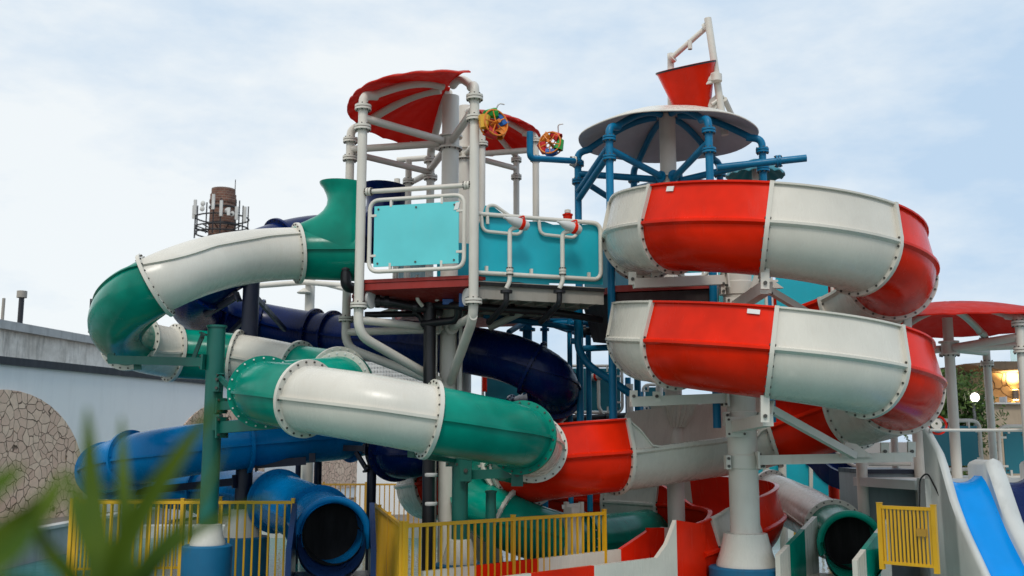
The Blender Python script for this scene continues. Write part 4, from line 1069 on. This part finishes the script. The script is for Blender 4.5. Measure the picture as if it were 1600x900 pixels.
mb = MB(); mb.use('slide_side'); mb.box((XA+.9, 15.42, 1.45), (2.2, .30, .42)); 
mb.use('steel_dark')
for k in range(22): mb.box((XA+.05+k*.08, 15.265, 1.60), (.05, .01, .02)); mb.box((XA+.05+k*.08, 15.265, 1.54), (.05, .01, .02))
mb.build('start_sill', None, bs)
# grey enclosure panel between two posts
ep = thing('pump_enclosure', 'plain grey panel enclosure with dark top strip between two white posts', 'enclosure', (P(1388, 800, 15.6).x, 16, -.2))
x0, x1 = P(1349, 790, 17.2).x, P(1434, 790, 17.2).x; zt2 = P(1390, 740, 17.2).z
mb = MB(); mb.use('grey_panel'); mb.box(((x0+x1)/2, 17.8, zt2/2-.1), (x1-x0, 1.2, zt2+.2)); mb.build('panel', None, ep)
mb = MB(); mb.use('steel_navy'); mb.box(((x0+x1)/2, 17.78, zt2+.035), (x1-x0+.02, 1.26, .07)); mb.build('top_strip', None, ep)
for x in (x0-.03, x1+.03):
    mb = MB(); mb.use(SWm); mb.lathe((x, 17.1, -.2), [(.09, 0), (.09, zt2+.55 if x < x1 else zt2+.9), (1e-4, zt2+.56 if x < x1 else zt2+.91)], 16); mb.build('post', None, ep)
mb = MB(); mb.use(SWm); mb.tube([V((x0+.1, 17.15, zt2+.16)), V((x1-.1, 17.15, zt2+.16))], .035, 8); mb.build('hand_rail', None, ep)
mb = MB(); mb.use('pipe_black'); q = P(1440, 800, 15.2); mb.bent([P(1436, 830, 15.3), P(1437, 748, 15.3), P(1449, 738, 15.2), P(1468, 775, 15.0)], .012, .1, 6); mb.build('cable', None, ep)
# teal wall with rail, navy chute and posts further back
rw = thing('play_wall', 'turquoise wall panel with white edging at the back right', 'play wall', (P(1250, 780, 21).x, 21, 0))
mb = MB(); mb.use('panel_teal_dim'); z0, z1 = P(1250, 790, 21).z, P(1250, 690, 21).z
mb.prism([P(1175, 780, 21), P(1300, 780, 21), P(1300, 742, 21), P(1262, 705, 21), P(1175, 705, 21)], V((0, 1, 0)), .06); mb.build('panel', None, rw, 25)
mb = MB(); mb.use('gel_white'); mb.beam(P(1262, 715, 20.9), P(1304, 752, 20.9), .05, .10); mb.beam(P(1267, 725, 20.9), P(1267, 780, 20.9), .05, .07); mb.build('edging', None, rw)
mb = MB(); mb.use(SWm); mb.tube([P(1222, 712, 20.8), V((P(1222, 770, 20.8).x, 20.8, 0))], .08, 12); mb.build('post', None, rw)
mb = MB(); mb.use('gel_navy'); path_ = Path([P(1262, 706, 20), P(1292, 722, 19.6), P(1318, 747, 19.2), P(1350, 758, 18.8), P(1390, 764, 18.5)])
sweep(mb, path_, path_.span(0, 4), lambda u: [(-.35, .2), (-.35, -.12), (.35, -.12), (.35, .2), (.28, .2), (.28, -.05), (-.28, -.05), (-.28, .2)], True)
mb.use(SWm); mb.tube([p+V((0, -.35, .28)) for p in (path_.at(k*.25) for k in range(4, 17))], .035, 8)
tag(mb.build('small_chute'), 'small navy chute with white side rail beside the grey enclosure', 'chute')
mb = MB(); mb.use('gel_red'); x = P(1303, 770, 20.2).x; mb.lathe((x, 20.2, -.1), [(.10, 0), (.10, P(1303, 742, 20.2).z+.1), (1e-4, P(1303, 741, 20.2).z+.1)], 16); tag(mb.build('red_post'), 'plain red post in front of the ochre fence', 'post')
mb = MB(); mb.use('plast_orange'); x = P(1320, 770, 21).x
for k in range(10): mb.box((x, 21, .1+k*.14), (.26, .26, .06)); 
for s in (-.11, .11): mb.box((x+s, 21, .75), (.03, .20, 1.5))
tag(mb.build('orange_post'), 'orange lattice post beside the plain red post', 'post')
# turquoise net canopy behind the blue tower roof
tc_ = thing('shade_canopy', 'turquoise shade canopy peeping out behind the blue tower roof', 'canopy', (P(1165, 690, 21).x, 21, 0))
fan(tc_, (P(1180, 270, 21).x, 21), .62, 0, 359.9, P(1180, 274, 21).z, P(1180, 246, 21).z, 'panel_deep', petals=7, amp=.06)
mb = MB(); mb.use(SWm); mb.lathe((P(1180, 270, 21).x, 21, 0), [(.07, 0), (.07, P(1180, 252, 21).z)], 12); mb.build('pole', None, tc_)

# ================================================================== POOL, GROUND, WALLS
def sheet(name, x0, x1, y0, y1, z, mat, nx=1):
    mb = MB(); mb.use(mat); mb.add([(x0, y0, z), (x1, y0, z), (x1, y1, z), (x0, y1, z)], [[0, 1, 2, 3]]); return struct(mb.build(name, None, None, 30, None, (0, 0, 0)))
sheet('ground', -2500, 2500, -500, 4500, -.06, 'paving')
sheet('pool_water', -8.85, 16, 7.0, 24.2, 0.0, 'pool_water')
def slab(name, c, s, mat): 
    mb = MB(); mb.use(mat); mb.box(c, s); return struct(mb.build(name, None, None, 30))
slab('pool_edge', (3.5, 24.45, .10), (26, .5, .34), 'kerb_white')
slab('back_deck', (3.5, 31.7, .02), (26, 14, .20), 'paving')
slab('near_deck', (0, 2.0, .15), (30, 10, .5), 'paving')
slab('left_deck', (-10.9, 27, .18), (4.1, 40, .74), 'pool_concrete')
slab('left_deck_edge', (-8.93, 27, .575), (.26, 40, .06), 'kerb_white')
slab('left_deck_paving', (-11.0, 27, .552), (3.8, 40, .02), 'paving')
# perimeter wall with stone arches
w0 = V((-10.5, 21.0, 0)); wd = V((2.02, 7.3, 0)); wl = wd.length; wdn = wd.normalized(); wn = wdn.cross(V((0, 0, 1)))   # faces +x
wz = 3.78
pw_ = thing('garden_wall', 'long pale plastered wall with stone filled arches and a dark coping', 'wall', at(w0+wd*1.5, .3))
mb = MB(); mb.use('wall_plaster'); mb.prism([at(w0-wd*.9, .2), at(w0+wd*5, .2), at(w0+wd*5, wz), at(w0-wd*.9, wz)], -wn, .3); mb.build('wall', None, pw_)
mb = MB(); mb.use('coping'); mb.beam(at(w0-wd*.9-wn*.13, wz+.07), at(w0+wd*5-wn*.13, wz+.07), .42, .16); mb.build('coping', None, pw_)
for tcn in (.03, 1.12, 2.24, 3.32, 4.3):
    mb = MB(); mb.use('stone_panel'); c = w0+wd*tcn; rad = 2.55; zs = 3.26-rad*.82; poly = [at(c-wdn*rad, .56), at(c+wdn*rad, .56)]
    for k in range(25):
        a = PI*k/24; poly.append(at(c+wdn*rad*math.cos(a), max(.57, zs+rad*.82*math.sin(a))))
    mb.prism(poly, wn, .035); mb.build('stone_arch', None, pw_, 30)
# older building behind
ob = thing('old_building', 'weathered concrete building behind the arched wall', 'building', at(w0-wn*4+wd, 0))
o0 = w0-wn*4.2; oz = 5.75+.15
o0 = P(0, 515, 26); o1 = P(330, 543, 38); od = (o1-o0); o0 = V((o0.x, o0.y, 0)); o1 = V((o1.x, o1.y, 0)); odn = (o1-o0).normalized(); onn = odn.cross(V((0, 0, 1)))
za_ = P(0, 514, 26).z; zb_ = P(330, 548, 38).z
mb = MB(); mb.use('wall_weathered'); q0, q1 = o0-odn*12, o1+odn*10; mb.prism([at(q0, 0), at(q1, 0), at(q1, za_), at(q0, za_)], -onn, 8); mb.build('wall', None, ob)
mb = MB(); mb.use('pool_concrete'); mb.beam(at(q0-onn*.2, za_+.11), at(q1-onn*.2, za_+.11), .7, .22); mb.build('parapet', None, ob)
def far_pole(name, px, y0, y1, d, r, lab, cat, capr=None, mat='steel_dark'):
    x = P(px, y0, d).x; z0 = P(px, y0, d).z; z1 = P(px, y1, d).z
    mb = MB(); mb.use(mat); mb.lathe((x, d, z0), [(r, 0), (r, z1-z0), (1e-4, z1-z0)], 12)
    if capr: mb.use('deck_grey'); mb.lathe((x, d, z1-.02), [(capr, 0), (capr, .18), (1e-4, .2)], 14)
    return tag(mb.build(name), lab, cat)
far_pole('vent_pipe', 31, 506, 464, 27.2, .07, 'rusty vent pipe with square pale cap on the old building', 'vent pipe', .13)
far_pole('roof_mast', 139, 520, 467, 31.5, .03, 'thin bare rod standing on the old building roof', 'mast')
far_pole('roof_antenna', 3, 508, 466, 26.0, .04, 'antenna post with small fittings at the left edge of the roof', 'antenna', None, 'deck_grey')
# lattice screen wall far back
mb = MB(); mb.use('antenna_white'); s0, s1 = P(560, 560, 30), P(700, 572, 30)
zt3, zb3 = P(600, 550, 30).z, P(600, 700, 30).z
n = 30
for k in range(n+1):
    x = s0.x+(s1.x-s0.x)*k/n; mb.box((x, 30, (zt3+zb3)/2), (.03, .03, zt3-zb3))
for k in range(24): mb.box(((s0.x+s1.x)/2, 30.02, zb3+(zt3-zb3)*(k+.5)/24), (s1.x-s0.x, .02, .05))
mb.use('wall_plaster'); mb.box(((s0.x+s1.x)/2, 30.3, (zt3)/2), (s1.x-s0.x, .2, zt3))
tag(mb.build('screen_wall'), 'pale lattice screen wall behind the white tower braces', 'wall')
# brick chimney with mobile antennas
cd = 60; cx = P(345, 400, cd).x; ch = thing('brick_chimney', 'round brick chimney carrying mobile phone antennas behind the slides', 'chimney', (cx, cd, 0))
zt4 = P(345, 296, cd).z
mb = MB(); mb.use('brick_chimney'); mb.lathe((cx, cd, 0), [(1.15, 0), (.80, zt4-3.2), (.74, zt4-.95), (.80, zt4-.85), (.80, zt4-.70), (.76, zt4-.65), (.76, zt4-.35), (.70, zt4-.30), (.70, zt4), (.5, zt4), (.5, zt4-1)], 32); mb.build('shaft', None, ch, 30, None)
mb = MB(); mb.use('steel_dark'); zp = P(345, 357, cd).z
for z in (zp-.35, zp, zp+.6): mb.tube([V((cx+1.55*math.cos(2*PI*k/24), cd+1.55*math.sin(2*PI*k/24), z)) for k in range(25)], .045, 6)
for k in range(12):
    a = 2*PI*k/12; mb.tube([V((cx+.75*math.cos(a), cd+.75*math.sin(a), zp-.2)), V((cx+1.55*math.cos(a), cd+1.55*math.sin(a), zp))], .035, 6)
for px in (305, 310, 316, 380, 384, 388, 376, 334, 356, 345):
    x = P(px, 340, cd).x-cx; yy = -math.sqrt(max(0, 1.55**2-x*x)) if abs(x) < 1.55 else 0
    mb.tube([V((cx+x, cd+yy, P(px, 372, cd).z)), V((cx+x, cd+yy, P(px, 318+random.random()*14, cd).z))], .04, 6)
mb.tube([V((cx+.69, cd, zt4-.5)), V((cx+.69, cd, zt4+.6))], .025, 6)
for z in (zt4-1.2, zt4-2.2, zt4-3): mb.lathe((cx, cd, z), [(.78+.02*(zt4-z), 0), (.80+.02*(zt4-z), .05), (.78+.02*(zt4-z), .1)], 24)
mb.build('antenna_frame', None, ch)
for px, y0, y1 in ((312, 341, 318), (345.5, 337, 314), (357.5, 347, 323), (387, 350, 327), (308, 345, 325), (368, 345, 333), (378, 350, 330)):
    mb = MB(); mb.use('antenna_white'); x = P(px, 340, cd).x-cx; yy = -math.sqrt(max(0, 1.62**2-x*x)) if abs(x) < 1.62 else 0
    z0, z1 = P(px, y0, cd).z, P(px, y1, cd).z; mb.box((cx+x, cd+yy-.08, (z0+z1)/2), (.17, .1, z1-z0)); mb.build('antenna_panel', None, ch)
for px, py in ((326, 325), (325, 333), (363, 336), (371, 341)):
    mb = MB(); mb.use('antenna_white'); x = P(px, py, cd); mb.lathe((x.x, cd-1.2, P(px, py, cd).z), [(1e-4, .05), (.14, .02), (.16, 0), (.16, -.04), (1e-4, -.10)], 14, (-.4, -1, 0)); mb.build('dish', None, ch)

# house with lit wall lamps at the right
hd = 34
hs = thing('stone_house', 'warmly lit stone house with flat eave and a terrace beyond the right tower', 'house', (P(1600, 690, hd).x, hd, 0))
hx0, hx1 = P(1543, 640, hd).x, P(1720, 640, hd).x
mb = MB(); mb.use('stone_lit'); z0, z1 = 0, P(1580, 573, hd).z; mb.box(((hx0+hx1)/2, hd+3, z1/2), (hx1-hx0, 6, z1)); mb.build('wall', None, hs)
mb = MB(); mb.use('roof_thatch'); e0_ = P(1513, 580, hd-1.5).x; zz = P(1560, 572, hd).z
mb.prism([V((e0_, hd-1.3, zz-.02)), V((hx0-.1, hd-1.3, zz-.20)), V((hx1, hd-1.3, zz-.2)), V((hx1, hd-1.3, zz+.06)), V((hx0-.2, hd-1.3, zz+.06))], V((0, 1, 0)), 7); mb.build('roof', None, hs, 25)
mb = MB(); mb.use('clear_glass'); mb.box(((hx0+hx1)/2+.4, hd-.6, zz+.06+.26), (hx1-hx0-.4, .03, .46)); mb.build('glass_balustrade', None, hs)
mb = MB(); mb.use('house_beige'); tx0, tx1 = P(1504, 650, hd-3).x, P(1700, 650, hd-3).x; zt5 = P(1550, 632, hd-3).z; zt6 = P(1550, 655, hd-3).z
mb.box(((tx0+tx1)/2, hd-2.95, zt5/2), (tx1-tx0, .22, zt5)); mb.box(((tx0+tx1)/2, hd-1.5, zt6/2-.1), (tx1-tx0, 2.7, zt6-.2)); mb.build('terrace', None, hs)
mb = MB(); mb.use('kerb_white'); mb.box(((tx0+tx1)/2, hd-3.0, zt5+.03), (tx1-tx0+.1, .4, .05)); mb.build('terrace_cap', None, hs)
lz = P(1584, 617, hd).z; lx = P(1584, 617, hd).x
mb = MB(); mb.use('lamp_metal'); mb.lathe((lx, hd-.12, lz-.16), [(.09, 0), (.09, .32)], 14); mb.box((lx, hd-.03, lz), (.08, .10, .1)); wl_ = mb.build('wall_lamp', None, hs)
mb = MB(); mb.use('wall_lamp_glow'); 
for s in (-1, 1): mb.disc((lx, hd-.12, lz+s*.165), (0, 0, 1), .085, .01, 14)
mb.build('lamp_glow', None, wl_)
for s in (-1, 1):
    l = bpy.data.lights.new('wall_lamp_light', 'SPOT'); l.energy = 420; l.color = (1, .68, .32); l.spot_size = R(125); l.spot_blend = .8; l.shadow_soft_size = .06
    o = bpy.data.objects.new('wall_lamp_light', l); COL.objects.link(o); o.location = (lx, hd-.30, lz+s*.20); o.rotation_euler = (R(180) if s > 0 else 0, 0, 0)
# chairs and table on the terrace
for px, lab in ((1579, 'pale green terrace chair below the wall lamp'), (1556, 'terrace chair in shade beside the house corner')):
    c = P(px, 648, hd-1.6); zf = zt6-.2; t = thing('terrace_chair', lab, 'chair', V((c.x, c.y, zf)))
    mb = MB(); mb.use('canopy_grey'); mb.box((c.x, c.y, zf+.45), (.44, .44, .04)); mb.build('seat', None, t)
    mb = MB(); mb.use('canopy_grey'); mb.box((c.x-.2, c.y, zf+.70), (.04, .44, .46)); mb.build('backrest', None, t)
    for sx in (-1, 1):
        for sy in (-1, 1): mb = MB(); mb.use('steel_dark'); mb.tube([V((c.x+sx*.16, c.y+sy*.16, zf+.44)), V((c.x+sx*.24, c.y+sy*.24, zf))], .016, 6); mb.build('leg', None, t)
# flood light on a pole
fp = P(1523, 621, 29); ft = thing('flood_light', 'glaring flood lamp on a pole in front of the tree', 'flood light', (fp.x, 29, 0))
mb = MB(); mb.use('lamp_metal'); mb.lathe((fp.x, 29.1, -.1), [(.05, 0), (.05, fp.z+.1)], 10); mb.build('pole', None, ft)
mb = MB(); mb.use('lamp_metal'); mb.lathe((fp.x, 29.05, fp.z), [(.07, .12), (.13, .02), (.15, -.06), (.13, -.06)], 20, (0, 1, 0)); mb.build('lamp_housing', None, ft)
mb = MB(); mb.use('lamp_glow'); mb.lathe((fp.x, 28.99, fp.z), [(1e-4, -.07), (.05, -.06), (.09, -.03), (.115, 0)], 32, (0, 1, 0)); mb.build('lamp_glass', None, ft)

# ================================================================== PLANTS
def tree(label, x, y, ztop, rx, trunkh, n, seed, leaf=.09):
    rnd = random.Random(seed); t = thing('garden_tree', label, 'tree', (x, y, 0))
    mb = MB(); mb.use('bark'); mb.tube([V((x, y, -.1)), V((x+.05, y, trunkh*.6)), V((x-.03, y, trunkh))], [.16, .12, .09], 10)
    cl = []
    for k in range(26):
        a = rnd.random()*2*PI; rr = rx*math.sqrt(rnd.random()); z = trunkh*.75+(ztop-trunkh*.75)*rnd.random()**.8; lim = rx*math.sqrt(max(.05, 1-((z-(ztop+trunkh)/2)/((ztop-trunkh)/2+.4))**2))
        p = V((x+math.cos(a)*min(rr, lim), y+math.sin(a)*min(rr, lim), min(z, ztop-.25))); cl.append((p, .35+.35*rnd.random()))
        if k % 2 == 0: mb.tube([V((x, y, trunkh*.7)), V((x, y, trunkh)).lerp(p, .5)+V((0, 0, .1)), p], [.06, .035, .012], 6)
    mb.build('trunk', None, t)
    mb = MB(); mb.use('tree_leaf')
    for i in range(n):
        p, r = cl[rnd.randrange(len(cl))]; u = V((rnd.gauss(0, 1), rnd.gauss(0, 1), rnd.gauss(0, .8))); u = u.normalized()*r*rnd.random()**.4
        c = p+u; e1 = V((rnd.gauss(0, 1), rnd.gauss(0, 1), rnd.gauss(0, 1))).normalized(); e2 = e1.orthogonal().normalized(); s = leaf*(.6+.8*rnd.random())
        mb.add([c-e1*s, c+e2*s*.45, c+e1*s, c-e2*s*.45], [[0, 1, 2, 3]])
    mb.build('crown', None, t, 180); return t
tx = P(1484, 640, 30); tree('bushy green tree between the red spiral and the flood lamp', tx.x, 30, P(1495, 586, 30).z, .92, 1.5, 5600, 3, .075)
tx = P(1533, 640, 44); tree('smaller hazy tree behind the flood lamp', tx.x, 44, P(1533, 588, 44).z, 1.0, 2.6, 3000, 5, .09)
# foreground strap-leaved plant, out of focus
fgp = thing('strap_plant', 'out of focus green strap leaved plant in the left foreground', 'plant', (-.48, .95, .9))
def blade(pts, w, twist=0.0):
    pa = Path(pts); mb = MB(); mb.use('blade_green'); rows = []; N = 22
    for k in range(N+1):
        u = pa.n*k/N; c, t, sd, up = pa.frame(u); f = k/N; ww = w*(min(1, f*3+.55))*(1-f**2.2)**.8+.0006
        view = V((math.sin(twist), -math.cos(twist), 0)); s = t.cross(view).normalized(); nn = s.cross(t)
        rows.append([c+s*ww*x-nn*abs(x)*ww*-.35 for x in (-1, -.5, 0, .5, 1)])
    mb.grid(rows); mb.grid([[p+V((0, .0012, 0)) for p in r_] for r_ in rows]); return mb.build('leaf', None, fgp, 180)
def B(px, py, d): return P(px, py, d)
blade([B(165, 960, 1.0), B(152, 850, 1.02), B(142, 750, 1.04), B(136, 636, 1.05)], .0135, .3)
blade([B(170, 960, 1.0), B(200, 850, .98), B(270, 730, .96), B(344, 624, .95)], .0145, -.3)
blade([B(175, 955, 1.05), B(195, 860, 1.10), B(192, 770, 1.12), B(190, 650, 1.15)], .011, .5)
blade([B(185, 985, 1.0), B(250, 875, 1.02), B(330, 815, 1.05), B(432, 775, 1.08)], .0075, 0)
blade([B(-40, 880, .9), B(20, 830, .92), B(70, 790, .93), B(100, 735, .95)], .014, .2)
blade([B(-80, 790, .85), B(-30, 770, .86), B(0, 755, .88), B(35, 728, .9)], .014, 0)
blade([B(-60, 930, .8), B(-10, 880, .82), B(30, 850, .84), B(60, 812, .86)], .012, 0)
blade([B(120, 985, 1.0), B(80, 940, .98), B(40, 915, .96), B(-20, 905, .95)], .012, 0)
blade([B(168, 975, 1.05), B(158, 900, 1.07), B(120, 800, 1.1), B(108, 730, 1.14)], .010, .2)
blade([B(178, 965, 1.02), B(225, 880, 1.03), B(300, 800, 1.05), B(352, 700, 1.08)], .006, -.2)
blade([B(150, 970, .97), B(112, 900, .95), B(70, 850, .94), B(52, 770, .94)], .008, .2)
mb = MB(); mb.use('bark'); c = B(168, 1000, 1.0); mb.tube([V((c.x, c.y, .38)), V((c.x, c.y, c.z+.01))], [.03, .02], 10); mb.build('stem', None, fgp)

# ================================================================== SKY, SUN, CAMERA
w = bpy.data.worlds.new('World'); SC.world = w; w.use_nodes = True; n = w.node_tree; n.nodes.clear()
out = n.nodes.new('ShaderNodeOutputWorld'); bg = n.nodes.new('ShaderNodeBackground'); bg.inputs['Strength'].default_value = SKY_STRENGTH
sky = n.nodes.new('ShaderNodeTexSky'); sky.sky_type = 'NISHITA'; sky.sun_disc = False
SUN_EL, SUN_AZ = 50, -176       # azimuth from +Y towards +X
sky.sun_elevation = R(SUN_EL); sky.sun_rotation = R(SUN_AZ); sky.air_density = 1.0; sky.dust_density = 2.0
tc = n.nodes.new('ShaderNodeTexCoord')
dirv = tc.outputs['Generated']
sep = n.nodes.new('ShaderNodeSeparateXYZ'); n.links.new(dirv, sep.inputs[0])
nz = noise(n, scaled(n, dirv, 1.0, 1.0, 2.6), 2.1, 7, .56); nz2 = noise(n, scaled(n, dirv, 1.4, 1.4, 3.4), 4.5, 6, .6)
cov = mixc(n, .35, nz, nz2)
xg = n.nodes.new('ShaderNodeMapRange'); xg.inputs['From Min'].default_value = -.6; xg.inputs['From Max'].default_value = .6; xg.inputs['To Min'].default_value = .16; xg.inputs['To Max'].default_value = -.10
n.links.new(sep.outputs[0], xg.inputs['Value'])
ad = n.nodes.new('ShaderNodeMath'); ad.operation = 'ADD'; n.links.new(cov, ad.inputs[0]); n.links.new(xg.outputs[0], ad.inputs[1])
cl = ramp(n, ad.outputs[0], .38, .60)
thin = tuple(x/SKY_STRENGTH for x in SKY_THIN); thick = tuple(x/SKY_STRENGTH for x in SKY_THICK)
cloud = mixc(n, cl, thin, thick)
fin = mixc(n, .92, sky.outputs[0], cloud)
n.links.new(fin, bg.inputs['Color']); n.links.new(bg.outputs[0], out.inputs['Surface'])
l = bpy.data.lights.new('sun', 'SUN'); l.energy = SUN_E; l.angle = R(14); l.color = (1, .95, .87)
o = bpy.data.objects.new('sun', l); COL.objects.link(o)
dv = V((math.sin(R(SUN_AZ))*math.cos(R(SUN_EL)), math.cos(R(SUN_AZ))*math.cos(R(SUN_EL)), math.sin(R(SUN_EL))))
o.rotation_euler = dv.to_track_quat('Z', 'Y').to_euler(); o.location = (0, 0, 30)
cam = bpy.data.cameras.new('camera'); co = bpy.data.objects.new('camera', cam); COL.objects.link(co)
co.location = (0, 0, EYE); co.rotation_euler = (R(90)+PITCH, 0, 0); cam.sensor_width = 36; cam.lens = 36; cam.clip_end = 9000; cam.clip_start = .05
cam.dof.use_dof = True; cam.dof.focus_distance = 14.5; cam.dof.aperture_fstop = 2.0
SC.camera = co
vs = SC.view_settings; vs.view_transform = 'Standard'; vs.look = 'None'; vs.exposure = EXPOSURE; vs.gamma = 1
SC.cycles.max_bounces = 6; SC.cycles.diffuse_bounces = 2; SC.cycles.use_denoising = True
